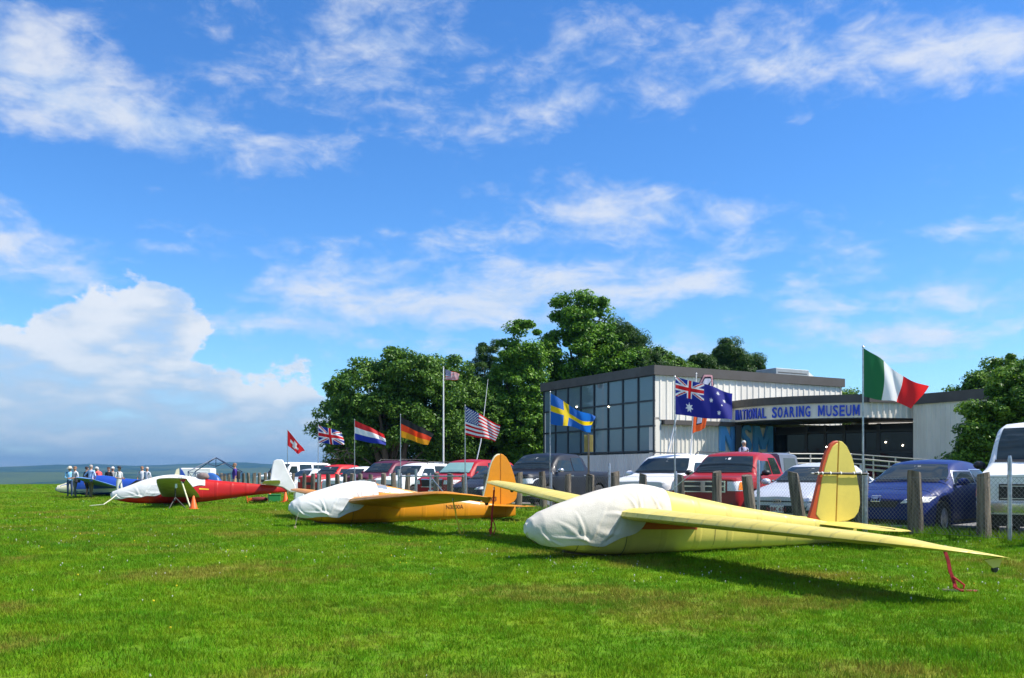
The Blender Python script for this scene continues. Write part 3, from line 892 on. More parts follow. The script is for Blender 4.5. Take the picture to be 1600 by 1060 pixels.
# ================================================================== flags
def flag_mat():
    m = bpy.data.materials.new('flag_cloth')
    m.use_nodes = True
    nt = m.node_tree
    b = nt.nodes['Principled BSDF']
    a = nd(nt, 'ShaderNodeAttribute', None, attribute_name='dye')
    nt.links.new(a.outputs['Color'], b.inputs['Base Color'])
    b.inputs['Roughness'].default_value = .7
    tr = nd(nt, 'ShaderNodeBsdfTranslucent', {'Color': a.outputs['Color']})
    mx = nd(nt, 'ShaderNodeMixShader', {0: .5, 1: b.outputs[0], 2: tr.outputs[0]})
    nt.links.new(mx.outputs[0], nt.nodes['Material Output'].inputs[0])
    return m
FLAGM = flag_mat()
RED, WHI, BLU = (.72, .012, .02), (.88, .88, .88), (.012, .03, .30)
def star(x, y, cx, cy, r, n=5, inner=.42, rot=0.0):
    dx, dy = x - cx, y - cy
    d = math.hypot(dx, dy)
    if d > r: return False
    w = math.pi / n
    a = abs(((math.atan2(dx, -dy) + rot + w) % (2 * w)) - w)
    qx, qy = r * inner * math.cos(w), r * inner * math.sin(w)
    return (qx - r) * (d * math.sin(a)) - qy * (d * math.cos(a) - r) > 0
def f_ch(s, t):
    x, y = s - .5, t - .5
    return WHI if (abs(x) < .1 and abs(y) < .32) or (abs(y) < .1 and abs(x) < .32) else (.72, .012, .02)
def f_uk(s, t, asp=2.0):
    x, y = (s - .5) * asp, t - .5
    if abs(x) < .1 or abs(y) < .1: return RED
    if abs(x) < .165 or abs(y) < .165: return WHI
    h = math.hypot(asp, 1)
    d1 = (y * asp - x) / h; d2 = (y * asp + x) / h
    for d, sg in ((d1, 1 if x > 0 else -1), (d2, -1 if x > 0 else 1)):
        if 0 < d * sg < .066: return RED
    if min(abs(d1), abs(d2)) < .1: return WHI
    return BLU
def f_nl(s, t): return (.68, .02, .025) if t < 1 / 3 else (WHI if t < 2 / 3 else (.015, .035, .36))
def f_de(s, t): return (.02, .02, .022) if t < 1 / 3 else ((.88, .06, .01) if t < 2 / 3 else (.92, .36, .006))
def f_us(s, t):
    if s < .4 and t < 7 / 13:
        for j in range(9):
            n = 6 if j % 2 == 0 else 5
            cy = (j + 1) / 10 * 7 / 13
            for i in range(n):
                cx = ((i * 2 + 1 + (j % 2)) / 12) * .4
                if ((s - cx) * 1.6) ** 2 + (t - cy) ** 2 < .00062: return WHI
        return (.02, .045, .24)
    return RED if int(t * 13) % 2 == 0 else WHI
def f_se(s, t): return (.9, .62, .005) if abs(t - .5) < .1 or abs(s - .36) < .065 else (.01, .13, .5)
def f_au(s, t):
    if s < .5 and t < .5: return f_uk(s * 2, t * 2)
    x, y = s * 2, t
    for cx, cy, r, n in ((.5, .76, .145, 7), (1.5, .82, .075, 7), (1.25, .46, .075, 7), (1.5, .18, .075, 7), (1.72, .38, .075, 7), (1.6, .56, .042, 5)):
        if star(x, y, cx, cy, r, n, .5): return WHI
    return (.018, .022, .27)
def f_it(s, t): return (.02, .17, .06) if s < 1 / 3 else (WHI if s < 2 / 3 else (.75, .02, .025))
def f_club(s, t):
    x, y = s - .55, t - .27
    o = max(abs(x) * .95, abs(y) * 1.3, (abs(x) + abs(y)) * .74)
    if t < .45:
        if o < .27: return (.05, .05, .07) if abs(x * .6 + y * .9) < .035 and abs(x) < .2 else (.66, .68, .80)
        if o < .31: return (.03, .02, .04)
        if o < .37: return (.80, .40, .42)
        return (.03, .02, .05)
    if abs(x + .02 + .1 * t) < .14 and t < .86: return (.70, .70, .78)
    if abs(x + .02 + .1 * t) < .18 and t < .88: return (.04, .03, .04)
    return (.85, .13, .02)

def flag(name, label, pos, top, corners, fn, nx=90, ny=60, pole_r=.018, ph=0.0, amp=.09, yaw=0.0, pole=STEEL, group='flags flying along the fence', base=None, lean=(0, 0), cat='flag', cut=None):
    x, y = pos
    z0 = gz(x, y) if base is None else base
    root = thing(name, label, cat, (x, y, z0 - .1), group=group)
    tz = top - z0 + .1
    mb = MB(); mb.tube([(0, 0, 0), (lean[0] * .5, lean[1] * .5, tz * .5), (lean[0], lean[1], tz)], [pole_r, pole_r, pole_r * .7], 8); mb.build('pole', pole, root, sm=40)
    mb = MB(); mb.lathe([(.0, -.02), (pole_r * 1.4, 0), (0, .03)], 8, c=(lean[0], lean[1], tz)); mb.build('finial', pole, root)
    (a, b, c, d) = [Vector((q[0], 0, -q[1])) for q in corners]     # TL TR BR BL
    v, f, cols = [], [], []
    for j in range(ny + 1):
        t = j / ny
        for i in range(nx + 1):
            s = i / nx
            p = (a * (1 - s) + b * s) * (1 - t) + (d * (1 - s) + c * s) * t
            w = s ** .8
            # swags: cloth hangs in folds that run from the hoist to the fly
            q = 6.6 * s - 2.4 * t + ph
            p.y += amp * w * (math.sin(q) + .45 * math.sin(2.3 * q + 1.7 * t + ph))
            p.z += .35 * amp * w * math.sin(q * 1.15 + 1.1) - .12 * amp * math.sin(math.pi * t) * math.sin(5 * s + ph)
            p.x += .3 * amp * w * math.sin(4 * t + 3 * s + ph)
            v.append((p.x * math.cos(yaw) - p.y * math.sin(yaw) + lean[0] + .012, p.x * math.sin(yaw) + p.y * math.cos(yaw) + lean[1], tz + p.z))
    for j in range(ny):
        for i in range(nx):
            if cut and cut((i + .5) / nx, (j + .5) / ny): continue
            o = j * (nx + 1) + i
            f.append((o, o + 1, o + nx + 2, o + nx + 1))
            cols.append((*fn((i + .5) / nx, (j + .5) / ny), 1))
    me = bpy.data.meshes.new('cloth')
    me.from_pydata(v, [], f)
    at = me.attributes.new('dye', 'FLOAT_COLOR', 'FACE')
    at.data.foreach_set('color', np.array(cols, dtype=np.float32).ravel())
    me.materials.append(FLAGM)
    me.shade_smooth()
    ob('cloth', me, root)
    return root

def fence_flag(label, u, top, corners, fn, **k):
    return flag('flag', label, W2(u, 13.42), top, corners, fn, **k)
fence_flag('red flag with a white cross, farthest and smallest along the fence', 48.28, 3.54, [(0, 0), (.92, 1.12), (.58, 1.29), (0, .82)], f_ch, nx=48, ny=48, ph=.4, amp=.1)
fence_flag('red white and blue union flag with diagonal crosses over the whole cloth', 42.93, 3.57, [(0, .03), (1.12, .34), (1.24, .99), (0, .86)], f_uk, ph=1.9, amp=.08)
fence_flag('flag of horizontal red, white and blue stripes', 37.77, 3.55, [(0, .03), (1.27, .61), (1.33, 1.11), (0, .86)], f_nl, nx=60, ny=48, ph=2.7, amp=.08)
fence_flag('flag of horizontal black, red and gold stripes', 32.6, 3.48, [(0, .08), (1.28, .76), (1.02, 1.18), (0, .86)], f_de, nx=60, ny=48, ph=.9, amp=.08)
fence_flag('large flag with white stars and red and white stripes, on a fence pole', 27.05, 3.47, [(0, .02), (1.14, .65), (.99, 1.18), (0, .97)], f_us, nx=130, ny=91, ph=3.4, amp=.08)
fence_flag('blue flag with a yellow cross in front of the glass wall', 21.72, 3.5, [(0, .04), (1.2, .75), (1.15, 1.08), (0, .89)], f_se, ph=5.0, amp=.15)
fence_flag('dark blue flag with white stars and a small union cross in its corner', 16.33, 3.43, [(0, 0), (1.32, .36), (1.28, 1.0), (0, .86)], f_au, nx=150, ny=80, ph=2.2, amp=.07)
fence_flag('green, white and red upright-striped flag, largest and nearest', 11.14, 3.48, [(0, .02), (1.09, .73), (.91, 1.06), (0, .88)], f_it, nx=80, ny=60, ph=4.1, amp=.1)
flag('flagpole', 'tall white flagpole with a small starred and striped flag before the trees', (-4.42, 59), 8.1, [(.12, .15), (1.05, .45), (.92, .85), (.12, .85)], f_us, nx=78, ny=52, pole_r=.052, ph=1.0, amp=.07, pole=WHITEP, group=None)
fl = flag('flag', 'orange and white club flag hanging behind the dark blue starred flag', (4.82, 25.4), 4.0, [(0, .02), (.62, .05), (.22, 1.52), (-.13, 1.66)], f_club, nx=80, ny=90, pole_r=.02, ph=2.0, amp=.05, yaw=R(12), pole=WHITEP, group=None, lean=(.30, 0), cut=lambda s, t: t < .4 and max(abs(s - .55) * .95, abs(t - .27) * 1.3, (abs(s - .55) + abs(t - .27)) * .74) > .40)
def poles():
    p = thing('antenna_mast', 'thin whip antenna leaning to the right behind the starred and striped flag', 'antenna', (-2.15, 47, gz(-2.15, 47)))
    mb = MB(); mb.tube([(-.1, 0, 0), (.55, 0, 2.9), (.92, 0, 6.1)], [.035, .025, .01], 8); mb.build('whip', WHITEP, p, sm=40)
    mb = MB(); mb.tube([(-.15, 0, 0), (.12, 0, 1.2)], .07, 8); mb.build('base_spring', BLACK, p)
    p = thing('leaning_pole', 'two white poles leaning against the wall left of the dark blue starred flag', 'pole', (5.0, 35, gz(5, 35)))
    mb = MB(); mb.tube([(.45, 0, 0), (1.35, .1, 3.55)], .025, 8); mb.build('long_pole', WHITEP, p)
    mb = MB(); mb.tube([(.6, .1, 0), (1.3, .15, 3.0)], .018, 8); mb.build('short_pole', WHITEP, p)
    c = bpy.data.objects.get('flagpole')
    mb = MB(); mb.box((-.45, 0, 2.1), (.9, .05, .07)); mb.build('cross_arm', WHITEP, c)
poles()
# ================================================================== vehicles
# station tables: s from nose (0..1 of length), half width, sill z, belt z, roof half width, top z   (fractions of half width / height)
TAB = {
 'sedan': [(0, .70, .22, .42, .62, .475), (.02, .84, .16, .46, .68, .51), (.065, .955, .12, .505, .74, .56), (.18, .99, .12, .575, .78, .635), (.275, 1, .12, .615, .78, .672), (.36, 1, .12, .63, .73, .83), (.445, 1, .12, .635, .68, .962), (.55, 1, .12, .645, .67, 1), (.68, 1, .12, .655, .66, .975), (.78, 1, .12, .665, .68, .86), (.87, .985, .12, .67, .72, .735), (.95, .95, .15, .655, .74, .71), (1, .84, .22, .58, .66, .62)],
 'suv': [(0, .80, .25, .48, .74, .56), (.015, .90, .18, .53, .78, .59), (.06, .97, .15, .56, .8, .61), (.18, 1, .15, .60, .83, .645), (.265, 1, .15, .62, .82, .67), (.33, 1, .15, .63, .79, .82), (.40, 1, .15, .635, .76, .958), (.5, 1, .15, .64, .75, 1), (.8, 1, .15, .65, .74, .985), (.93, .99, .15, .65, .73, .95), (.975, .97, .17, .64, .76, .70), (1, .9, .24, .58, .74, .60)],
 'van': [(0, .88, .24, .48, .82, .545), (.012, .95, .2, .51, .85, .565), (.05, .985, .18, .53, .87, .58), (.12, 1, .17, .56, .88, .605), (.165, 1, .17, .575, .88, .625), (.24, 1, .17, .58, .84, .84), (.30, 1, .17, .59, .81, .965), (.38, 1, .17, .59, .80, 1), (.9, 1, .17, .59, .80, .99), (.985, .98, .17, .59, .80, .96), (1, .95, .2, .57, .82, .60)],
 'pickup': [(0, .84, .26, .53, .79, .605), (.012, .92, .2, .56, .82, .632), (.05, .98, .18, .59, .83, .648), (.15, 1, .18, .615, .84, .66), (.235, 1, .18, .63, .83, .68), (.30, 1, .18, .635, .78, .84), (.355, 1, .18, .64, .74, .965), (.44, 1, .18, .645, .73, 1), (.60, 1, .18, .65, .73, .99), (.655, 1, .18, .65, .74, .94), (.675, 1, .18, .65, .80, .70), (.70, 1, .18, .65, .86, .665), (.97, 1, .18, .65, .86, .66), (1, .97, .2, .63, .84, .64)],
}
def paint(name, col, metal=0.0, rough=.45):
    return mat(name, col, rough, min(metal, .15), coat=.18, var=.08, vs=1.2, spec=.25)
HEADL = mat('headlamp_lens', (.80, .81, .82), .12, .0, spec=.9, bump=.35, bs=22)
AMBER = mat('amber_lens', (.75, .22, .02), .2)
TAILL = mat('tail_lens', (.5, .01, .01), .2)
PLATE = mat('number_plate', (.7, .7, .68), .5)
PLATEINK = mat('plate_ink', (.25, .03, .04), .6)
GRILLE = mat('grille_black', (.012, .012, .013), .45, bump=.5, bs=60)
SHADE = mat('windscreen_sunshade', (.30, .52, .47), .35, .3, bump=.2, bs=8)
def wheel_meshes(r, w, spokes, hubm):
    key = ('wheel', round(r, 3), spokes)
    if key in MATS: return MATS[key]
    t = MB(); t.lathe([(r * .60, -w / 2), (r * .93, -w / 2), (r, -w * .36), (r, w * .36), (r * .93, w / 2), (r * .62, w / 2), (r * .60, w * .3)], 28, axis='y')
    tm = t.mesh('tyre', RUBBER, sm=50)
    m = MB(); m.lathe([(0, w * .18), (r * .60, w * .2), (r * .63, w * .44), (r * .66, w * .45), (r * .64, w * .30)], 28, axis='y', m=1)
    m.lathe([(0, w * .46), (r * .11, w * .45), (r * .13, w * .2)], 14, axis='y')
    m.lathe([(r * .575, w * .36), (r * .645, w * .455), (r * .66, w * .44), (r * .60, w * .25)], 28, axis='y')
    for k in range(spokes):
        a = 2 * math.pi * k / spokes
        ca, sa = math.cos(a), math.sin(a)
        q = []
        for rr, hw, y in ((r * .09, r * .075, w * .43), (r * .6, r * .115, w * .38)):
            for sg in (-1, 1):
                q.append((rr * ca - sg * hw * sa, y, rr * sa + sg * hw * ca))
                q.append((rr * ca - sg * hw * sa, y - w * .18, rr * sa + sg * hw * ca))
        m.add(q, [(0, 2, 6, 4), (0, 4, 5, 1), (2, 3, 7, 6), (1, 5, 7, 3)])
    rm = m.mesh('rim', [hubm, BLACK], sm=35)
    MATS[key] = (tm, rm)
    return MATS[key]

def car(name, label, kind, L, Wd, H, pm, pos, head=55.0, wb=(.2, .78), wr=.33, spokes=7, grille='plain', shade=False, rails=False, plate=None, lamp='wide', cap=None, rear_win=True, chrome_trim=False, mirror=None, group='cars parked nose to the fence', emblem=None, cat='car', twotone=None, doors=2, z=None):
    """local x points to the nose, y to the car's left"""
    hw, g = Wd / 2, TAB[kind]
    ang = R(head + 180)
    x0, y0 = pos
    root = thing(name, label, cat, (x0, y0, gz(x0, y0) if z is None else z), ang, group)
    wx = [L / 2 - wb[0] * L, L / 2 - wb[1] * L]
    ss = set(np.linspace(0, 1, 61).tolist() + [.004, .01, .025, .04])
    for q in wb:
        for a in np.linspace(-1, 1, 17): ss.add(q + a * (wr + .065) / L)
    ss = sorted(s for s in ss if 0 <= s <= 1)
    def tab(s):
        for p, q in zip(g, g[1:]):
            if s <= q[0]:
                f = (s - p[0]) / (q[0] - p[0])
                return [p[i] + (q[i] - p[i]) * f for i in range(1, 6)]
        return list(g[-1][1:])
    raw = np.array([tab(s) for s in ss])
    for _ in range(3):
        sm_ = raw.copy()
        sm_[1:-1] = raw[1:-1] * .5 + raw[:-2] * .25 + raw[2:] * .25
        raw = sm_
    rings = []
    for s, (a, zl, b, rw, zt) in zip(ss, raw):
        w_, zl, b, rw, zt = a * hw, zl * H, b * H, rw * hw, zt * H
        x = L / 2 - s * L
        for q in wx:
            d = abs(x - q)
            if d < wr + .06: zl = max(zl, wr + math.sqrt((wr + .06) ** 2 - d * d))
        k = max(0, min(1, (zt - b - .05) / .25))
        half = [(w_ * .86, zl), (w_ * .975, zl + .03), (w_, zl + .35 * (b - zl)), (w_ * .995, zl + .7 * (b - zl)), (w_ * .975, b - .04), (w_ * .945, b + .005),
                (rw + (w_ * .945 - rw) * (.5 if k > 0 else .5), b + (zt - b) * .5), (rw + .02, zt - .075 * k - .012), (rw * .93, zt - .03 * k), (rw * .6, zt - .004), (0, zt + .012)]
        pts = [(x, y, zz) for y, zz in half] + [(x, -y, zz) for y, zz in half[-2::-1]]
        rings.append(pts)
    mb = MB()
    mb.loft(rings, closed=False)
    n = len(rings[0])
    mb.add(rings[0], [tuple(range(n))]); mb.add(rings[-1], [tuple(range(n))])
    me = mb.mesh('body', pm, sm=48)
    body = ob('body', me, root)
    bm = bmesh.new(); bm.from_mesh(me)
    bvh = BVHTree.FromBMesh(bm); bm.free()
    def drape(nm, quad, m, axis='x', nx=8, nz=4, off=.007, parent=root, rnd=.0, thick=True, sgn=1):
        """quad corners (a, z) in front (axis x: a = y) or side (axis y: a = x) view, laid on the body"""
        v, f = [], []
        for j in range(nz + 1):
            t = j / nz
            for i in range(nx + 1):
                s = i / nx
                cs, ct = s, t
                if rnd:
                    cx_, cy_ = s * 2 - 1, t * 2 - 1
                    cs = .5 + .5 * cx_ * math.sqrt(1 - rnd * cy_ * cy_ * .5); ct = .5 + .5 * cy_ * math.sqrt(1 - rnd * cx_ * cx_ * .5)
                p = [(quad[0][k] * (1 - cs) + quad[1][k] * cs) * (1 - ct) + (quad[3][k] * (1 - cs) + quad[2][k] * cs) * ct for k in (0, 1)]
                if axis == 'x':
                    o, d = Vector((L, p[0], p[1])), Vector((-1, 0, 0))
                else:
                    o, d = Vector((p[0], 3 * sgn, p[1])), Vector((0, -sgn, 0))
                h = bvh.ray_cast(o, d)
                q = (h[0] + (h[1] if h[1].dot(d) < 0 else -h[1]) * off) if h[0] is not None else None
                v.append(q)
        good = [q for q in v if q is not None]
        if not good: return None
        for i, q in enumerate(v):
            if q is None: v[i] = min(good, key=lambda w: abs(i - v.index(w))) if False else good[min(i, len(good) - 1)]
        for j in range(nz):
            for i in range(nx):
                o_ = j * (nx + 1) + i
                f.append((o_, o_ + 1, o_ + nx + 2, o_ + nx + 1))
        q = MB(); q.add(v, f)
        return q.build(nm, m, parent, sm=60)
    def tz(s): return np.interp(s, ss, raw[:, 4]) * H
    def bz(s): return np.interp(s, ss, raw[:, 2]) * H
    # --- glass
    ks = {'sedan': (.285, .44), 'suv': (.275, .395), 'van': (.175, .297), 'pickup': (.243, .352)}[kind]
    zb_, zt_ = tz(ks[0]) + .015, tz(ks[1]) - .03
    wb_, wt_ = hw * .80, hw * (.66 if kind != 'van' else .76)
    if kind == 'sedan': wt_ = hw * .60
    drape('windscreen', [(-wb_, zb_), (wb_, zb_), (wt_, zt_), (-wt_, zt_)], SHADE if shade else GLASS, nx=28, nz=18, off=.012, rnd=.12)
    if shade:
        drape('windscreen_surround', [(-wb_ - .02, zb_ - .01), (wb_ + .02, zb_ - .01), (wb_ + .02, zb_ + .03), (-wb_ - .02, zb_ + .03)], BLACK, nx=12, nz=1, off=.009)
    drape('wiper_cowl', [(-wb_, zb_ - .03), (wb_, zb_ - .03), (wb_, zb_ + .015), (-wb_, zb_ + .015)], BLACK, nx=12, nz=1, off=.011)
    if not shade:
        drape('inspection_sticker', [(-.06, zt_ - .09), (.07, zt_ - .09), (.07, zt_ - .04), (-.06, zt_ - .04)], WHITEP, nx=2, nz=1, off=.012)
    X = lambda s: L / 2 - s * L
    if kind == 'sedan': wins = [((.325, .40), (.44, .535), (.55, .55)), ((.56, .56), (.57, .69), (.75, .735))]
    elif kind == 'suv': wins = [((.315, .385), (.43, .50), (.52, .52)), ((.535, .535), (.6, .6), (.70, .70)), ((.715, .715), (.75, .80), (.93, .90))]
    elif kind == 'van': wins = [((.22, .285), (.3, .36), (.38, .38)), ((.42, .42), (.5, .5), (.62, .62)), ((.65, .65), (.7, .7), (.9, .9))]
    else: wins = [((.285, .345), (.36, .42), (.47, .47)), ((.485, .485), (.5, .55), (.615, .60))]
    zlo = lambda s: bz(s) + .045
    for (b0, t0), (bm_, tm_), (b1, t1) in wins:
        rtop = min(tz(t0), tz(t1)) - .115 * (H / 1.6)
        for sg in (1, -1):
            drape('side_window', [(X(b0), zlo(b0)), (X(b1), zlo(b1)), (X(t1), rtop), (X(t0), rtop)], GLASS, 'y', 16, 8, .009, sgn=sg, rnd=.08)
        if chrome_trim:
            drape('window_trim', [(X(b0) + .02, zlo(b0) - .022), (X(b1), zlo(b1) - .022), (X(b1), zlo(b1) - .008), (X(b0) + .02, zlo(b0) - .008)], CHROME, 'y', 8, 1, .009)
            drape('window_trim', [(X(b0) + .02, zlo(b0) - .03), (X(b0) - .012, zlo(b0) - .02), (X(t0) - .012, rtop + .025), (X(t0) + .03, rtop + .025)], CHROME, 'y', 2, 5, .009)
            drape('window_trim', [(X(t0) + .02, rtop + .01), (X(t1), rtop + .01), (X(t1), rtop + .03), (X(t0) + .02, rtop + .03)], CHROME, 'y', 8, 1, .009)
    # door gaps and handles on both sides
    seams = {'sedan': (.31, .555, .76), 'suv': (.30, .527, .71), 'van': (.205, .40), 'pickup': (.275, .478, .625)}[kind]
    for sg in (1, -1):
        for s in seams:
            drape('door_gap', [(X(s) + .006, .17 * H), (X(s) - .006, .17 * H), (X(s) - .006, bz(s)), (X(s) + .006, bz(s))], BLACK, 'y', 1, 8, .003, sgn=sg)
        for s in seams[1:]:
            if s > .8: continue
            drape('door_handle', [(X(s) + .26, bz(s) - .13), (X(s) + .07, bz(s) - .13), (X(s) + .07, bz(s) - .095), (X(s) + .26, bz(s) - .095)], CHROME if kind == 'pickup' else pm, 'y', 3, 1, .022, sgn=sg)
        drape('sill_trim', [(X(wb[0]) - wr - .1, .16 * H + .0), (X(wb[1]) + wr + .1, .16 * H), (X(wb[1]) + wr + .1, .16 * H + .05), (X(wb[0]) - wr - .1, .16 * H + .05)], BLACK, 'y', 4, 1, .008, sgn=sg)
    # --- front
    fz = tz(.0)
    if grille == 'chrome_cross':
        drape('grille', [(-hw * .58, .44 * H), (hw * .58, .44 * H), (hw * .60, .575 * H), (-hw * .60, .575 * H)], GRILLE, nx=8, nz=3, off=.012)
        gz0, gz1 = .44 * H, .575 * H
        for a, b in ((-.60, -.56), (-.03 - .03, .06), (.56, .60)): drape('grille_bar', [(hw * a, gz0), (hw * b, gz0), (hw * b, gz1), (hw * a, gz1)], CHROME, nx=1, nz=4, off=.03)
        for z_ in (gz0 - .02, (gz0 + gz1) / 2 - .01, gz1 - .015): drape('grille_bar', [(-hw * .6, z_), (hw * .6, z_), (hw * .6, z_ + .03), (-hw * .6, z_ + .03)], CHROME, nx=10, nz=1, off=.028)
    elif grille == 'bars':
        drape('grille', [(-hw * .62, .35 * H), (hw * .62, .35 * H), (hw * .62, .475 * H), (-hw * .62, .475 * H)], GRILLE, nx=8, nz=3, off=.01)
        for k in range(5):
            z_ = (.36 + .024 * k) * H
            drape('grille_bar', [(-hw * .6, z_), (hw * .6, z_), (hw * .6, z_ + .014), (-hw * .6, z_ + .014)], ALLOY if k % 4 == 0 else BLACK, nx=8, nz=1, off=.022)
        for sg in (-.2, .2):
            drape('grille_bar', [(hw * sg - .01, .355 * H), (hw * sg + .01, .355 * H), (hw * sg + .01, .47 * H), (hw * sg - .01, .47 * H)], BLACK, nx=1, nz=3, off=.024)
    elif grille == 'wide_low':
        drape('grille', [(-hw * .62, .17 * H), (hw * .62, .17 * H), (hw * .72, .35 * H), (-hw * .72, .35 * H)], GRILLE, nx=10, nz=4, off=.008)
        drape('grille_bar', [(-hw * .78, .40 * H), (hw * .78, .40 * H), (hw * .78, .42 * H), (-hw * .78, .42 * H)], BLACK, nx=10, nz=1, off=.008)
    elif grille == 'big':
        drape('grille', [(-hw * .5, .40 * H), (hw * .5, .40 * H), (hw * .55, .555 * H), (-hw * .55, .555 * H)], GRILLE, nx=8, nz=3, off=.012)
        for z_ in (.39, .55): drape('grille_bar', [(-hw * .55, z_ * H), (hw * .55, z_ * H), (hw * .55, z_ * H + .025), (-hw * .55, z_ * H + .025)], CHROME, nx=8, nz=1, off=.022)
        drape('lower_grille', [(-hw * .55, .22 * H), (hw * .55, .22 * H), (hw * .6, .30 * H), (-hw * .6, .30 * H)], GRILLE, nx=8, nz=2, off=.008)
    else:
        drape('grille', [(-hw * .4, .37 * H), (hw * .4, .37 * H), (hw * .48, .45 * H), (-hw * .48, .45 * H)], GRILLE, nx=8, nz=2, off=.01)
        drape('lower_grille', [(-hw * .5, .17 * H), (hw * .5, .17 * H), (hw * .6, .26 * H), (-hw * .6, .26 * H)], GRILLE, nx=8, nz=2, off=.008)
    for sg in (1, -1):
        if lamp == 'wide': q = [(hw * .50, .425 * H), (hw * .93, .44 * H), (hw * .955, .51 * H), (hw * .60, .475 * H)]
        elif lamp == 'slim': q = [(hw * .58, .41 * H), (hw * .93, .425 * H), (hw * .95, .475 * H), (hw * .66, .445 * H)]
        elif lamp == 'square': q = [(hw * .64, .45 * H), (hw * .955, .45 * H), (hw * .97, .575 * H), (hw * .64, .575 * H)]
        elif lamp == 'tall': q = [(hw * .60, .455 * H), (hw * .95, .46 * H), (hw * .97, .545 * H), (hw * .64, .54 * H)]
        else: q = [(hw * .66, .365 * H), (hw * .955, .365 * H), (hw * .965, .475 * H), (hw * .66, .475 * H)]
        q = [(a * sg, b) for a, b in q]
        if sg < 0: q = [q[1], q[0], q[3], q[2]]
        hl = drape('headlight', q, HEADL, nx=8, nz=4, off=.010)
        if hl and lamp in ('square', 'van'):
            z0_, z1_ = q[0][1], q[2][1]
            drape('indicator', [(sg * hw * .90, z0_ + .02), (sg * hw * .968, z0_ + .02), (sg * hw * .975, z1_ - .02), (sg * hw * .90, z1_ - .02)], AMBER, nx=3, nz=2, off=.016, parent=hl)
        elif hl:
            c_ = hw * .70 * sg
            zc = (q[0][1] + q[2][1]) / 2
            drape('bulb', [(c_ - .045, zc - .04), (c_ + .045, zc - .04), (c_ + .045, zc + .03), (c_ - .045, zc + .03)], CHROME, nx=2, nz=2, off=.016, parent=hl, rnd=.9)
        drape('fog_lamp', [(sg * hw * .74 - .05, .235 * H), (sg * hw * .74 + .05, .235 * H), (sg * hw * .74 + .05, .29 * H), (sg * hw * .74 - .05, .29 * H)], GRILLE, nx=3, nz=2, off=.01, rnd=.7)
        drape('tail_lamp', [(X(.985), .42 * H), (X(.93), .43 * H), (X(.93), .55 * H), (X(.985), .54 * H)], TAILL, 'y', 3, 3, .012, sgn=sg)
    if kind in ('pickup', 'van') and grille in ('bars', 'big'):
        mb = MB()
        q = [(L / 2 - .12, -hw * .97), (L / 2 + .03, -hw * .88), (L / 2 + .07, 0), (L / 2 + .03, hw * .88), (L / 2 - .12, hw * .97)]
        mb.loft([[(a, b, .30 * H - .09), (a + .02, b, .30 * H - .03), (a + .015, b, .30 * H + .06), (a - .06, b, .30 * H + .08), (a - .08, b, .30 * H - .09)] for a, b in q])
        mb.build('bumper', CHROME, root, sm=40)
    if emblem == 'oval':
        drape('emblem', [(-.10, .525 * H), (.10, .525 * H), (.10, .565 * H), (-.10, .565 * H)], mat('emblem_blue', (.02, .06, .25), .3), nx=8, nz=6, off=.016, rnd=1.0)
    elif emblem:
        e0 = {'sedan': .435, 'suv': .455, 'pickup': .47, 'van': .5}[kind] * H if emblem is True else emblem * H
        for (a, b, c, d) in ((-.085, .085, 0, .014), (-.085, .085, .076, .09), (-.09, -.072, 0, .09), (.072, .09, 0, .09), (-.03, -.018, .01, .08), (.018, .03, .01, .08), (-.05, .05, .055, .066)):
            drape('emblem', [(a, e0 + c), (b, e0 + c), (b, e0 + d), (a, e0 + d)], CHROME, nx=2, nz=1, off=.032)
    if plate:
        pz = {'sedan': .30, 'suv': .29, 'pickup': .30, 'van': .295}[kind] * H
        x_ = L / 2 + (.045 if kind == 'sedan' else .03)
        if kind in ('van', 'pickup') and grille in ('bars', 'big'): x_ = L / 2 + .105
        mb = MB(); mb.box((x_, 0, pz), (.012, .31, .155)); pl = mb.build('number_plate', PLATE, root, bev=.003)
        if isinstance(plate, str):
          me2 = text_mesh(plate, .12, .001, PLATEINK, .003)
          o = ob('plate_number', me2, pl)
          o.matrix_local = Matrix.Translation((x_ + .0085, 0, pz - .045)) @ Matrix(((0, 0, 1, 0), (1, 0, 0, 0), (0, 1, 0, 0), (0, 0, 0, 1)))
    # --- mirrors, underbody, wheels
    s = {'sedan': .335, 'suv': .325, 'van': .225, 'pickup': .295}[kind]
    for sg in (1, -1):
        w_ = .21 if kind != 'van' else .2
        mb = MB()
        zc = bz(s) + .10
        rings = []
        for k, (dx, sc) in enumerate(((.10, .35), (.06, .85), (0, 1), (-.06, .95))):
            rings.append([(X(s) + dx, sg * (hw + .08 + .5 * w_ * math.cos(q) * sc), zc + .075 * math.sin(q) * sc) for q in [2 * math.pi * i / 10 for i in range(10)]])
        mb.loft(rings)
        mb.tube([(X(s) + .02, sg * hw * .93, zc - .06), (X(s), sg * (hw + .06), zc - .03)], .03, 6)
        mb.build('mirror', mirror or pm, root, sm=50)
    mb = MB(); mb.box(((wx[0] + wx[1]) / 2, 0, .17 * H + .13), (L * .86, hw * 1.5, .26 + .06 * H)); mb.build('underbody', BLACK, root)
    tm, rm = wheel_meshes(wr, .21, spokes, ALLOY)
    for q in wx:
        for sg in (1, -1):
            wo = ob('wheel', tm, root, (q, sg * (hw - .115), wr), (0, 0, 0 if sg > 0 else math.pi))
            ob('rim', rm, wo)
    if rails:
        for sg in (1, -1):
            mb = MB(); mb.tube([(X(.46), sg * hw * .66, H * .985), (X(.49), sg * hw * .66, H + .05), (X(.86), sg * hw * .66, H + .045), (X(.90), sg * hw * .66, H * .975)], .018, 6); mb.build('roof_rail', BLACK, root, sm=40)
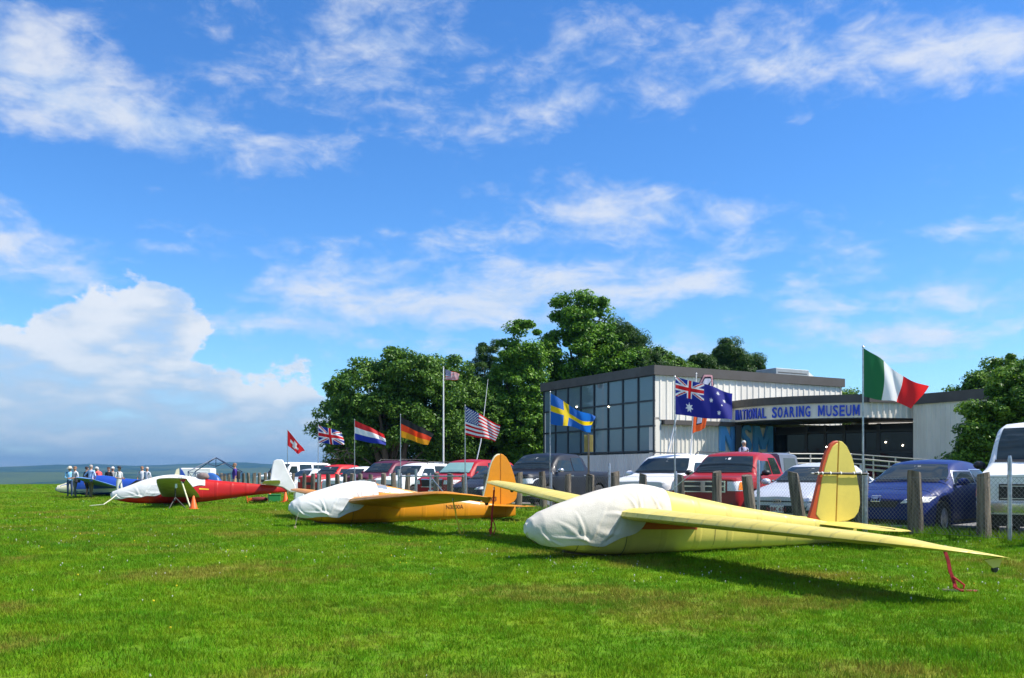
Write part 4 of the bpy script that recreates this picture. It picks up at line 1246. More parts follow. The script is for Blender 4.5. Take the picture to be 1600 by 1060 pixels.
    if cap:
        mb = MB()
        rr = []
        for s_, sc, top in ((.66, .80, .985), (.675, .81, .995), (.83, .81, 1.0), (.965, .80, .98), (1.0, .80, .70)):
            x = X(s_)
            b = .655 * H
            rr.append([(x, y * hw, z_) for y, z_ in ((-.92, b), (-.90, b + .05), (-sc, top * H - .05), (-sc + .07, top * H), (sc - .07, top * H), (sc, top * H - .05), (.90, b + .05), (.92, b))])
        mb.loft(rr)
        me3 = mb.mesh('bed_cap', cap, sm=40)
        co = ob('bed_cap', me3, root)
        for sg in (1, -1):
            mb = MB()
            q = [(X(.70), .72), (X(.93), .72), (X(.915), .92), (X(.715), .92)]
            v = []
            for x, z_ in q:
                t = (z_ * H - .655 * H - .05) / (.935 * H - .655 * H)
                v.append((x, sg * (hw * (.90 - .10 * min(1, t)) + .012), z_ * H))
            mb.add(v, [(0, 1, 2, 3)])
            mb.build('cap_window', mat('cap_glass', (.10, .13, .15), .08, spec=.8), co)
    return root, body, bvh

H55 = 55
def nose(px_u, v, L, head=H55):
    """ground centre of a car whose nose stands at (u, v)"""
    x, y = W2(px_u, v)
    return (x + math.cos(R(head)) * L / 2, y + math.sin(R(head)) * L / 2)
NAVY = paint('blue_car_paint', (.005, .018, .13))
car('sedan', 'deep blue sedan with silver wheels parked beside the white van', 'sedan', 4.8, 1.82, 1.47, NAVY, nose(11.7, 14.45, 4.8, 44), head=44, spokes=6, wr=.33, chrome_trim=True, lamp='wide', emblem=.44, plate=None)
car('sedan', 'silver sedan with a wide black lower grille behind the tall yellow fin', 'sedan', 4.6, 1.78, 1.43, paint('silver_car_paint', (.55, .58, .64), .5), nose(14.15, 14.4, 4.6, 50), head=50, grille='wide_low', lamp='slim', emblem=.385, plate='NBK 631')
car('pickup_truck', 'bright red pickup with chrome crossbar grille and grey bed cap', 'pickup', 5.3, 1.83, 1.74, paint('red_truck_paint', (.30, .006, .010)), nose(16.55, 14.45, 5.3, 57), head=57, grille='chrome_cross', lamp='square', wr=.37, spokes=5, cap=paint('cap_grey_paint', (.13, .15, .19)), mirror=BLACK, cat='pickup truck', emblem=None)
car('minivan', 'white minivan with dark side windows left of the bright red pickup', 'suv', 5.0, 1.95, 1.75, paint('white_car_paint', (.78, .79, .80), .0), nose(19.2, 14.5, 5.0), lamp='wide', wr=.34, rails=True, cat='minivan')
car('pickup_truck', 'charcoal grey crew cab pickup with a long bare bed', 'pickup', 5.8, 2.03, 1.93, paint('charcoal_truck_paint', (.010, .012, .019), .0), nose(26.3, 14.5, 5.8), grille='big', lamp='tall', wr=.40, spokes=8, mirror=CHROME, cat='pickup truck')
car('hatchback', 'dark navy car half hidden behind the orange glider fin', 'sedan', 4.4, 1.8, 1.52, paint('dark_navy_paint', (.018, .02, .04), .3), nose(29.5, 14.6, 4.4), lamp='wide')
car('sport_utility', 'red sport utility vehicle with a pale green windscreen sunshade', 'suv', 4.8, 1.92, 1.80, paint('crimson_paint', (.34, .006, .014)), nose(32.1, 14.5, 4.8), grille='big', lamp='tall', shade=True, wr=.38, spokes=6, emblem=.475, plate=True)
car('sedan', 'low pale green sedan partly hidden by the tube gate', 'sedan', 4.6, 1.76, 1.42, paint('pale_green_paint', (.30, .42, .38), .4), nose(36.0, 16.2, 4.6), lamp='slim')
car('crossover', 'white crossover with black roof rails left of the red sport utility vehicle', 'suv', 4.6, 1.8, 1.72, paint('white_crossover_paint', (.76, .77, .78), .0), nose(37.0, 14.5, 4.6), lamp='tall', rails=True, wr=.35, grille='plain')
car('sport_utility', 'dark maroon sport utility vehicle behind the white crossover', 'suv', 5.1, 1.95, 1.90, paint('maroon_paint', (.10, .012, .035), .3), nose(41.1, 14.6, 5.1), wr=.37, rails=True, grille='plain')
car('crossover', 'small white crossover left of the maroon sport utility vehicle', 'suv', 4.4, 1.8, 1.62, paint('white_small_paint', (.74, .75, .77), .0), nose(44.1, 14.5, 4.4), lamp='wide', wr=.34)
rt, rb, _ = car('pickup_truck', 'red pickup with a bicycle lying on its roof', 'pickup', 5.2, 1.85, 1.78, paint('tomato_paint', (.55, .018, .02)), nose(48.6, 14.6, 5.2), grille='plain', lamp='tall', wr=.37, cat='pickup truck')
car('hatchback', 'pale silver car seen between the covered tail fin and the red pickup', 'sedan', 4.5, 1.78, 1.6, paint('pale_silver_paint', (.5, .54, .58), .4), nose(54.5, 14.8, 4.5), lamp='slim')
car('van', 'far white box van with a wide dark windscreen above the fence pickets', 'van', 5.2, 2.0, 2.05, paint('far_white_paint', (.76, .77, .78), .0), nose(58.6, 14.8, 5.2), lamp='van', wr=.36, cat='van')
car('van', 'large white van with a ribbed grille and chrome bumper at the right edge', 'van', 5.6, 2.03, 2.12, paint('white_van_paint', (.80, .80, .79), .0), nose(8.62, 14.6, 5.6), grille='bars', lamp='van', wr=.37, plate='SOAR', emblem='oval', cat='van', mirror=BLACK)

def bicycle(loc, rz):
    b = thing('bicycle', 'black bicycle carried on the roof of the far red pickup', 'bicycle', loc, rz)
    for x in (-.52, .52):
        mb = MB()
        mb.tube([(x + .33 * math.cos(q), 0, .33 + .33 * math.sin(q)) for q in np.linspace(0, 2 * math.pi, 25)], .02, 6, caps=False)
        for k in range(8):
            q = math.pi * k / 4
            mb.tube([(x, 0, .33), (x + .32 * math.cos(q), 0, .33 + .32 * math.sin(q))], .004, 4)
        mb.build('wheel', RUBBER, b)
    mb = MB()
    for p, q in (((-.52, 0, .33), (-.08, 0, .3)), ((-.08, 0, .3), (.38, 0, .72)), ((-.08, 0, .3), (-.2, 0, .8)), ((-.18, 0, .74), (.36, 0, .78)), ((-.52, 0, .33), (-.18, 0, .72)), ((.52, 0, .33), (.34, 0, .88))):
        mb.tube([p, q], .02, 6)
    mb.build('frame', BLACK, b)
    mb = MB(); mb.box((-.22, 0, .84), (.26, .13, .06)); mb.build('saddle', BLACK, b, bev=.02)
    mb = MB(); mb.tube([(.42, -.28, .92), (.34, -.1, .93), (.34, .1, .93), (.42, .28, .92)], .016, 6); mb.build('handlebar', BLACK, b)
_c = rt.location
bicycle((_c.x - .15, _c.y + .3, _c.z + 1.795), R(20))
# ================================================================== gliders
FUS = [(1.80, .035, .405, .495), (1.785, .075, .37, .525), (1.75, .12, .33, .57), (1.6, .20, .23, .66), (1.3, .27, .14, .77), (.9, .32, .07, .89), (.5, .34, .04, .99), (.1, .34, .03, 1.05), (-.2, .33, .03, 1.03), (-.6, .31, .03, .95), (-1.1, .27, .04, .85), (-1.8, .21, .05, .72), (-2.6, .15, .06, .60), (-3.3, .1, .07, .50), (-4.0, .05, .08, .41), (-4.3, .02, .12, .37)]
COVER = mat('canvas_cover', (.63, .585, .50), .85, 0, .12, 3, .25, 60)
COVERW = mat('white_canvas_cover', (.66, .66, .645), .8, 0, .08, 3, .25, 60)
def smooth_tab(tab, x):
    # Catmull-Rom through the stations
    t = tab
    for i in range(len(t) - 1):
        if t[i][0] >= x >= t[i + 1][0]:
            f = (t[i][0] - x) / (t[i][0] - t[i + 1][0])
            p0, p1, p2, p3 = t[max(i - 1, 0)], t[i], t[i + 1], t[min(i + 2, len(t) - 1)]
            return [.5 * (2 * p1[k] + (p2[k] - p0[k]) * f + (2 * p0[k] - 5 * p1[k] + 4 * p2[k] - p3[k]) * f * f + (3 * p1[k] - p0[k] - 3 * p2[k] + p3[k]) * f ** 3) for k in (1, 2, 3)]
    return list(t[0][1:]) if x > t[0][0] else list(t[-1][1:])
def sec_pt(tab, x, a, grow=0.0):
    """a = 0 at the top, pi at the keel, positive to the left"""
    hw, zb, zt = smooth_tab(tab, x)
    zc, h = (zb + zt) / 2, (zt - zb) / 2
    # widest point sits low: squarer belly, rounder deck
    s, c = math.sin(a), math.cos(a)
    e = .72 if c < 0 else .95
    y = (hw + grow) * math.copysign(abs(s) ** .85, s)
    z = zc + (h + grow) * math.copysign(abs(c) ** e, c)
    return y, z
def airfoil(n=9):
    pts = []
    for i in range(n + 1):
        x = (1 - math.cos(math.pi * i / n)) / 2
        t = .6 * (.2969 * math.sqrt(x) - .126 * x - .3516 * x * x + .2843 * x ** 3 - .1036 * x ** 4)
        pts.append((x, t + .03 * x * (1 - x) * 4 * .8))
    low = []
    for i in range(n - 1, 0, -1):
        x = (1 - math.cos(math.pi * i / n)) / 2
        t = .6 * (.2969 * math.sqrt(x) - .126 * x - .3516 * x * x + .2843 * x ** 3 - .1036 * x ** 4)
        low.append((x, -t * .55 + .03 * x * (1 - x) * 4 * .5))
    return pts + low
def wing(mb, st, m=0, inc=0.0):
    """st: (y, x_le, x_te, z, thick)"""
    af = airfoil()
    mb.loft([[(le - (le - te) * px, y, z + pz * (le - te) * tk - (le - te) * px * math.tan(R(inc))) for px, pz in af] for y, le, te, z, tk in st], m)
def onside(bvh, me, ysgn=1, off=.004):
    for v in me.vertices:
        h = bvh.ray_cast(Vector((v.co.x, 3 * ysgn, v.co.z)), Vector((0, -ysgn, 0)))
        if h[0] is not None: v.co.y = h[0].y + ysgn * off
    me.update()

CREASES = [((.95, 1.95), (1.5, 1.05)), ((.95, 1.95), (1.2, .85)), ((.9, 1.9), (.68, .8)), ((.25, 1.5), (.8, 1.25)), ((.2, 1.45), (.36, .5)), ((.15, 1.4), (.08, .3)), ((1.5, 2.3), (1.7, 1.2)), ((1.35, 2.2), (1.74, 1.6)), ((-.25, 1.3), (.0, .55)), ((.7, 1.9), (.42, 1.1)), ((.0, 1.4), (-.3, .5)), ((.98, 1.95), (1.62, 1.75)), ((.5, 1.8), (.9, 1.5))]
def crease(q, a):
    h = 0.0
    s_ = 1 if a > 0 else -1
    for i, ((q0, a0), (q1, a1)) in enumerate(CREASES):
        if s_ < 0: q0, q1 = q0 + .07 * math.sin(i * 5), q1 - .09 * math.sin(i * 3)
        # bend each fold a little
        dx, dy = q1 - q0, (a1 - a0) * .34
        px_, py_ = q - q0, (abs(a) - a0) * .34
        L2 = dx * dx + dy * dy
        t = (px_ * dx + py_ * dy) / L2
        if -.15 < t < 1.1:
            d = (px_ * dy - py_ * dx) / math.sqrt(L2) + .03 * math.sin(3 * t + i)
            e = max(0.0, 1 - max(0, t) ** 2) * min(1, (t + .15) * 4)
            h += e * (.017 * math.exp(-(d / .02) ** 2) - .009 * math.exp(-((d - .035) / .022) ** 2))
    return h
def glider(name, label, pos, head, roll, body, under, cover, tab=FUS, half=5.85, dih=1.9, wing_z=.62, cover_to=-.42, cover_edge=None, fin=True, pitch=0.0, z=None, tipm=None, group='gliders parked on the grass', wingm=None, root_le=.48, tail_z=.40, scale=1.0, inc=7.5):
    x, y = pos
    root = thing(name, label, 'glider', (x, y, (gz(x, y) if z is None else z)), group=group, rot=(R(roll), R(pitch), R(head + 180)))
    root.scale = (scale,) * 3
    wingm = wingm or body
    na = 32
    xs = [tab[0][0] - .003] + list(np.linspace(tab[0][0] - .015, tab[0][0] - .3, 8)) + list(np.linspace(tab[0][0] - .4, tab[-1][0], 44))
    mb = MB()
    mb.loft([[(q, *sec_pt(tab, q, 2 * math.pi * k / na)) for k in range(na)] for q in xs])
    me = mb.mesh('fuselage', body, sm=45)
    fo = ob('fuselage', me, root)
    bm = bmesh.new(); bm.from_mesh(me); bvh = BVHTree.FromBMesh(bm); bm.free()
    # wings
    td = math.tan(R(dih))
    for sg in (1, -1):
        st = []
        for f, le, te, tk in ((.035, root_le, -.90, 1.5), (.25, root_le, -.86, 1.45), (.5, root_le - .03, -.76, 1.4), (.75, root_le - .07, -.66, 1.25), (.88, root_le - .12, -.60, 1.05), (.93, root_le - .22, -.58, .7), (.965, root_le - .40, -.575, .65), (.985, root_le - .60, -.57, .6), (1.0, root_le - .92, -.565, .5)):
            yy = f * half
            st.append((sg * yy, le, te, wing_z + yy * td + max(0, root_le - le) * -math.tan(R(inc)), tk))
        mb = MB(); wing(mb, st, inc=inc)
        wo = mb.build('wing', wingm, root, sm=35)
        # aileron gap and tip skid
        mb = MB()
        mb.box((-.52, sg * half * .72, wing_z + half * .72 * td + .075 - .95 * math.tan(R(inc))), (.012, half * .42, .004)); mb.build('aileron_gap', BLACK, wo)
        mb = MB()
        mb.prism([(-.30, -.02), (-.55, .0), (-.50, -.09), (-.42, -.10)], .03)
        sk = mb.build('tip_skid', body, wo, loc=(0, sg * half * .985, wing_z + half * .985 * td - .01 - (root_le + .44) * math.tan(R(inc))))
        mb = MB(); mb.lathe([(0, -.015), (.035, -.012), (.035, .012), (0, .015)], 12, axis='y'); mb.build('tip_wheel', BLACK, sk, loc=(-.46, 0, -.11))
    # cover over the nose and cockpit
    if cover:
        edge = cover_edge or [(1.80, 3.14), (1.6, 2.7), (1.25, 2.25), (.95, 2.05), (.7, 2.15), (.45, 1.9), (.2, 1.7), (0, 1.5), (-.42, 1.3)]
        ex, ea = [e[0] for e in edge][::-1], [e[1] for e in edge][::-1]
        mb = MB()
        rr = []
        cx = [tab[0][0] + .012] + list(np.linspace(tab[0][0] + .006, tab[0][0] - .35, 20)) + list(np.linspace(tab[0][0] - .37, cover_to, 90))
        nb = 80
        for q in cx:
            am = min(3.13, float(np.interp(q, ex, ea)) + .05 * math.sin(9 * q))
            ring = []
            tight = 0.0 if q > tab[0][0] - .02 else 1
            for k in range(nb + 1):
                a = -am + 2 * am * k / nb
                xq = min(q, tab[0][0] - .002)
                wr = noise.fractal(Vector((q * 1.6 + a * .7, a * 1.1 - q * .9, 2.0 + head * .1)), 1, 2, 3)
                g = .020 + .005 * wr + crease(q / tab[0][0] * 1.8, a) + .012 * max(0, abs(a) / am - .9) * 10 * .5
                if cover_to + .1 > q: g *= .8
                yy, zz = sec_pt(tab, xq, a, g)
                ring.append((q, yy, zz))
            rr.append(ring)
        mb.loft(rr, closed=False)
        mb.add(rr[0], [tuple(range(nb + 1))])
        mb.build('nose_cover', cover, root, sm=70)
        mb = MB()
        for q in (1.1, .35):
            pts_ = [(q, *sec_pt(tab, q, a, .016)) for a in np.linspace(1.6, 2 * math.pi - 1.6, 20)]
            mb.tube(pts_, .004, 5)
        mb.build('cover_strap', BLACK, root)
    mb = MB(); mb.lathe([(0, -.05), (.13, -.045), (.16, -.02), (.16, .02), (.13, .045), (0, .05)], 18, axis='y', c=(-.25, 0, .155)); mb.build('main_wheel', RUBBER, root, sm=40)
    mb = MB(); mb.loft([[(q, -.04, sec_pt(tab, q, math.pi)[1] + .03), (q, .04, sec_pt(tab, q, math.pi)[1] + .03), (q, .035, sec_pt(tab, q, math.pi)[1] - .03), (q, -.035, sec_pt(tab, q, math.pi)[1] - .03)] for q in np.linspace(1.2, .1, 8)]); mb.build('skid', mat('skid_wood', (.1, .07, .04), .8), root)
    return root, bvh

def plate_part(root, name, outline, th, m, off=0.0, bev=.008, parent=None):
    mb = MB(); mb.prism(outline, th, 'y', off)
    return mb.build(name, m, parent or root, sm=30, bev=bev)
FIN = [(-3.22, .40), (-3.32, .66), (-3.44, 1.10), (-3.51, 1.40), (-3.58, 1.58), (-3.67, 1.71), (-3.76, 1.765), (-3.82, 1.77), (-3.82, .34)]
RUD = [(-3.845, .42), (-3.845, 1.77), (-3.92, 1.755), (-4.02, 1.68), (-4.14, 1.50), (-4.25, 1.22), (-4.33, .92), (-4.35, .72), (-4.32, .58), (-4.24, .49), (-4.10, .44)]
def inset(poly, d, c):
    return [(a + (c[0] - a) * d, b + (c[1] - b) * d) for a, b in poly]
def tailplane(root, m, zt=.40, span=1.35):
    for sg in (1, -1):
        mb = MB(); wing(mb, [(sg * .03, -3.45, -4.30, zt, .45), (sg * span * .6, -3.55, -4.28, zt, .45), (sg * span * .88, -3.68, -4.22, zt, .4), (sg * span, -3.9, -4.1, zt, .3)])
        t = mb.build('tailplane', m, root, sm=35)
        mb = MB(); mb.box((-3.9, sg * span * .48, zt + .02), (.012, span * .85, .012)); mb.build('elevator_gap', BLACK, t)

YEL = fabric('pale_yellow_dope', (.70, .57, .12))
YELF = fabric('pale_yellow_fuselage', (.70, .57, .12), 'X', .62)
ORA = fabric('orange_yellow_dope', (.66, .25, .008))
ORAF = fabric('orange_yellow_fuselage', (.66, .25, .008), 'X', .62)
REDG = fabric('red_dope', (.50, .010, .008), 'X', .62)
CREAM = mat('cream_dope', (.80, .74, .50), .45, 0, .06, 2, coat=.2)
RUST = mat('red_brown_dope', (.50, .07, .015), .45)
def reg(root, bvh, txt, x, z, size, m, slope=0.0):
    me = text_mesh(txt, size, .0015, m, .002)
    # text x runs towards the tail when read from the left side
    me.transform(Matrix(((-1, 0, 0, x), (0, 0, 1, 0), (0, 1, 0, z), (0, 0, 0, 1))))
    if bvh is not None: onside(bvh, me)
    return ob('registration_mark', me, root)

# --- nearest: pale yellow
gy, bv = glider('glider', 'pale yellow glider with a cream canvas nose cover, nearest on the grass', (1.84, 13.7), 23.5, -2.7, YELF, YEL, COVER, wingm=YEL, half=5.8, dih=2.2)
fp = plate_part(gy, 'fin', FIN, .06, RUST)
plate_part(gy, 'fin_panel', [(-3.40, .56), (-3.44, .8), (-3.50, 1.12), (-3.56, 1.36), (-3.62, 1.53), (-3.70, 1.67), (-3.78, 1.725), (-3.818, 1.735), (-3.818, .38), (-3.66, .41), (-3.50, .46)], .076, YEL, parent=fp)
plate_part(gy, 'rudder', RUD, .055, YEL)
tailplane(gy, YEL)
mb = MB(); mb.tube([(-3.30, .075, 1.235), (-4.42, .075, 1.225)], .022, 10)
gl = mb.build('gust_lock', BLACK, gy, sm=40)
for q in (-3.36, -3.45, -3.62, -3.84, -4.12, -4.27): mb = MB(); mb.tube([(q, .075, 1.235), (q - .022, .075, 1.235)], .026, 10); mb.build('white_band', WHITEP, gl)
mb = MB(); mb.tube([(-3.24, .075, 1.236), (-3.30, .075, 1.235)], .012, 8); mb.tube([(-4.42, .075, 1.225), (-4.46, .075, 1.225)], .012, 8); mb.build('lock_pin', STEEL, gl)
def side_patch(root, bvh, nm, quad, m, nx=12, nz=3, off=.005, sg=1):
    v, f = [], []
    for j in range(nz + 1):
        for i in range(nx + 1):
            s, t = i / nx, j / nz
            a, b = [(quad[0][k] * (1 - s) + quad[1][k] * s) * (1 - t) + (quad[3][k] * (1 - s) + quad[2][k] * s) * t for k in (0, 1)]
            h = bvh.ray_cast(Vector((a, 3 * sg, b)), Vector((0, -sg, 0)))
            v.append(h[0] + Vector((0, off * sg, 0)) if h[0] is not None else Vector((a, 0, b)))
    for j in range(nz):
        for i in range(nx):
            o = j * (nx + 1) + i
            f.append((o, o + 1, o + nx + 2, o + nx + 1))
    q = MB(); q.add(v, f)
    return q.build(nm, m, root, sm=60)
side_patch(gy, bv, 'red_panel', [(.85, .45), (-.9, .40), (-.9, .56), (.62, .62)], RUST)
SEAM = mat('panel_seam', (.30, .22, .05), .6)
for q in (.78, -1.25): side_patch(gy, bv, 'panel_seam', [(q, .06), (q - .012, .06), (q - .012, .55 if q > 0 else .45), (q, .55 if q > 0 else .45)], SEAM, 1, 8, .003)

# --- middle: orange
go, bo = glider('glider', 'orange glider with a white nose cover, middle of the row', (-3.66, 22.4), 29.3, .5, ORAF, ORA, COVERW, wingm=ORA, half=5.75, dih=3.0, wing_z=.56, cover_to=-.30)
f2 = plate_part(go, 'fin', FIN, .06, CREAM)
plate_part(go, 'fin_panel', inset(FIN, .035, (-3.80, 1.0)), .072, ORA, parent=f2)
plate_part(go, 'rudder', RUD, .055, ORA)
tailplane(go, ORA)
INK = mat('black_marking', (.12, .05, .012), .6)
reg(go, bo, 'N3800A', -2.42, .34, .15, INK)
me = text_mesh('003', .16, .0015, INK, .002)
me.transform(Matrix(((-1, 0, 0, -3.6), (0, 0, 1, .043), (0, 1, 0, .52), (0, 0, 0, 1))))
ob('fin_number', me, go)
side_patch(go, bo, 'cream_deck', [(-.55, .80), (-3.2, .44), (-3.2, .49), (-.55, .92)], CREAM, 18, 3, .004)
mb = MB(); mb.add([(-.24, -.2, 1.045), (-.24, .2, 1.045), (-.34, .29, .86), (-.62, .26, .83), (-.62, -.26, .83)], [(0, 1, 2, 3, 4)])
side_patch(go, bo, 'canopy_glass', [(-.30, .80), (-.58, .78), (-.58, .945), (-.30, 1.01)], mat('scratched_perspex', (.28, .32, .36), .15, .2, spec=.8), 4, 4, .012)
side_patch(go, bo, 'lower_stripe', [(1.2, .10), (-4.0, .10), (-4.0, .16), (1.2, .13)], mat('dark_orange_dope', (.46, .15, .01), .5), 20, 1, .003)

# --- far: red, resting on its far wing tip
RFUS = [(2.60, .035, .365, .455), (2.585, .075, .33, .485), (2.54, .13, .28, .54), (2.3, .22, .18, .64), (1.9, .30, .10, .79), (1.4, .36, .06, 1.0), (.8, .37, .05, 1.17), (.2, .37, .05, 1.24), (-.4, .35, .06, 1.18), (-1.0, .30, .10, 1.08), (-1.8, .24, .20, .99), (-2.8, .16, .34, .90), (-3.8, .09, .44, .80), (-4.5, .04, .50, .74)]
gr, br = glider('glider', 'red glider under white covers with its near wing propped up', (-14.1, 38.6), 17.5, 6.6, REDG, REDG, COVERW, tab=RFUS, half=6.0, dih=1.5, wing_z=.34, cover_to=-1.1, cover_edge=[(2.6, 3.1), (2.3, 2.2), (1.9, 1.95), (1.3, 1.95), (.7, 1.85), (.2, 1.6), (-.4, 1.45), (-1.1, 1.2)], wingm=mat('cream_wing_dope', (.42, .40, .33), .5, 0, .15, 2), root_le=.62, inc=3.0)
RF = [(-3.75, .82), (-3.80, 1.2), (-3.86, 1.62), (-3.92, 1.86), (-4.05, 1.93), (-4.32, 1.92), (-4.55, 1.35), (-4.85, .78), (-4.9, .45), (-4.6, .50), (-4.3, .70)]
tc = plate_part(gr, 'fin_cover', RF, .14, COVERW, bev=.03)
for sg in (1, -1):
    mb = MB(); wing(mb, [(sg * .05, -3.4, -4.2, .86, .8), (sg * 1.0, -3.5, -4.15, .88, .8), (sg * 1.25, -3.7, -4.1, .88, .5)]); mb.build('tailplane', COVERW, gr, sm=35)
mb = MB(); mb.lathe([(0, .0), (.22, .02), (.27, .12), (.22, .24), (.1, .29), (0, .30)], 14); mb.build('canopy_bundle', mat('grey_brown_cloth', (.22, .17, .16), .9, 0, .3, 6), gr, loc=(-1.0, 0, 1.05), sm=60)
side_patch(gr, br, 'yellow_trim', [(-.86, .60), (-1.25, .58), (-1.25, .63), (-.86, .66)], mat('yellow_trim_paint', (.8, .5, .02), .5), 4, 1, .008)

# --- blue glider among the visitors
BLUEG = mat('royal_blue_dope', (.012, .06, .36), .35, 0, .08, 2, coat=.4)
BFUS = [(q[0], q[1] * 1.05, q[2] * .9 + .08, q[3] + .02) for q in RFUS]
gb, bb = glider('glider', 'blue glider with a cream nose among the standing visitors', (-24.1, 54.0), 14.0, 3.0, BLUEG, BLUEG, None, tab=BFUS, half=6.0, dih=1.6, wing_z=.72, wingm=mat('blue_wing_dope', (.10, .22, .45), .45), root_le=.6)
side_patch(gb, bb, 'cream_nose', [(2.52, .34), (1.55, .10), (1.55, .98), (2.52, .66)], CREAM, 10, 8, .006)
side_patch(gb, bb, 'white_flash', [(1.55, .12), (-2.8, .42), (-2.8, .52), (1.55, .42)], mat('grey_white_dope', (.6, .62, .62), .5), 16, 3, .006)
plate_part(gb, 'fin', [(-3.9, .8), (-3.95, 1.3), (-4.05, 1.6), (-4.2, 1.68), (-4.25, .7)], .06, CREAM)
plate_part(gb, 'rudder', [(-4.27, .62), (-4.27, 1.68), (-4.4, 1.55), (-4.7, 1.0), (-4.78, .66)], .05, BLUEG)
tailplane(gb, CREAM, .8, 1.3)
wg = thing('covered_wing', 'black covered wing panel standing propped behind the red glider nose', 'wing', (-19.0, 46.0, gz(-19, 46)), R(12))
mb2 = MB(); mb2.loft([[(-.75, 0, .12), (-.75, .09, .12), (-.75, .09, .38), (-.75, 0, .38)], [(.1, 0, .55), (.1, .1, .55), (.1, .1, 1.0), (.1, 0, 1.0)], [(.78, 0, .85), (.78, .06, .85), (.78, .06, 1.0), (.78, 0, 1.0)]]); mb2.build('panel', mat('black_cover', (.012, .013, .018), .5, var=.2), wg, sm=30, bev=.01)
for x_, h_ in ((-.6, .2), (.5, .8)):
    mb = MB(); mb.tube([(x_ - .2, .25, 0), (x_, .05, h_)], .02, 6); mb.tube([(x_ + .2, .25, 0), (x_, .05, h_)], .02, 6); mb.build('trestle', BLACK, wg)

# ================================================================== tie-downs, cones, stands
REDS = mat('red_webbing', (.45, .012, .02), .7, var=.3, vs=20)
YROPE = mat('yellow_rope', (.75, .55, .03), .7)
WROPE = mat('pale_rope', (.6, .58, .45), .8)
def tiedown(label, top, foot, m, loop=True, w=.012):
    t = Vector(top); g = Vector((foot[0], foot[1], gz(*foot)))
    r = thing('tie_down', label, 'tie-down', g)
    d = t - g
    mb = MB()
    side = Vector((d.y, -d.x, 0)).normalized() if abs(d.x) + abs(d.y) > .01 else Vector((1, 0, 0))
    def strip(pts, wd):
        mb.loft([[p + Vector((1, 0, 0)) * -wd / 2, p + Vector((1, 0, 0)) * wd / 2, p + Vector((1, .3, 0)) * wd / 2 + Vector((0, .008, 0)), p + Vector((-1, .3, 0)) * wd / 2 + Vector((0, .008, 0))] for p in pts])
    strip([d * 1.0, d * .75 + Vector((.004, 0, 0)), d * .5 + Vector((-.008, 0, 0)), d * .3, d * .04], w * 3)
    mb.build('strap', m, r)
    if loop:
        mb = MB()
        mb.tube([d * .36, d * .30 + Vector((.05, -.03, -.02)), d * .16 + Vector((.085, -.02, 0)), d * .05 + Vector((.06, -.02, 0)), d * .02 + Vector((.01, 0, .01))], w * .9, 6)
        mb.tube([d * .22, d * .12 + Vector((-.035, -.03, 0)), Vector((.02, -.05, .012)), Vector((.09, -.08, .012)), Vector((.16, -.10, .012))], w * 1.1, 6)
        mb.build('loose_end', m, r)
    mb = MB(); mb.tube([d * 1.0, d * 1.0 + Vector((0, 0, .06))], .014, 8); mb.build('shackle', STEEL, r)
    mb = MB(); mb.box((.02, -.03, .012), (.34, .05, .02), R(-18)); mb.build('ground_stake', mat('stake_wood', (.42, .33, .18), .9), r)
    return r
tiedown('red webbing tie-down under the near wing tip of the pale yellow glider', (4.52, 9.55, .42), (4.62, 9.5), REDS)
tiedown('dark red webbing tie-down under the far wing of the pale yellow glider', (-.36, 18.4, .90), (-.42, 18.0), REDS)
tiedown('yellow rope tie-down under the near wing of the orange glider', (-1.18, 18.3, .68), (-1.02, 18.2), YROPE, w=.009)
def rope(label, pts, m, r_=.008):
    g = thing('nose_rope', label, 'rope', (pts[0][0], pts[0][1], gz(pts[0][0], pts[0][1])))
    mb = MB(); mb.tube([Vector(p) - g.location for p in pts], r_, 6); mb.build('line', m, g)
    mb = MB(); mb.box((0, 0, .02), (.05, .05, .06), .4); mb.build('peg', mat('stake_wood', (.42, .33, .18), .9), g)
rope('thin pale line pegged below the orange glider nose', [(-4.95, 20.9, .03), (-4.98, 21.2, .2), (-5.0, 21.5, .36)], mat('grey_cord', (.3, .28, .22), .8), .003)
rope('pale rope pegged on the grass below the red glider nose', [(-16.7, 36.2, -.05), (-16.2, 36.3, .0), (-16.1, 36.8, .2), (-16.2, 37.5, .36)], WROPE, .02)
CONE = mat('orange_cone', (.85, .12, .01), .5)
def cone(label, x, y, s=1.0):
    r = thing('traffic_cone', label, 'traffic cone', (x, y, gz(x, y)), random.uniform(0, 1), group='orange traffic cones')
    mb = MB(); mb.lathe([(.14 * s, .03 * s), (.13 * s, .05 * s), (.03 * s, .46 * s), (.022 * s, .47 * s), (0, .47 * s)], 16); mb.build('cone_body', CONE, r, sm=40)
    mb = MB(); mb.box((0, 0, .016 * s), (.36 * s, .36 * s, .032 * s)); mb.build('base', CONE, r, bev=.006)
cone('orange traffic cone beside the propped wing strut of the red glider', -11.45, 32.9, 1.05)
cone('orange traffic cone nearest below the white covered tail fin', -10.05, 40.6)
cone('orange traffic cone beside the pale box behind the orange glider nose', -9.7, 41.8)
cone('orange traffic cone behind the green box under the red tail', -11.2, 42.3)
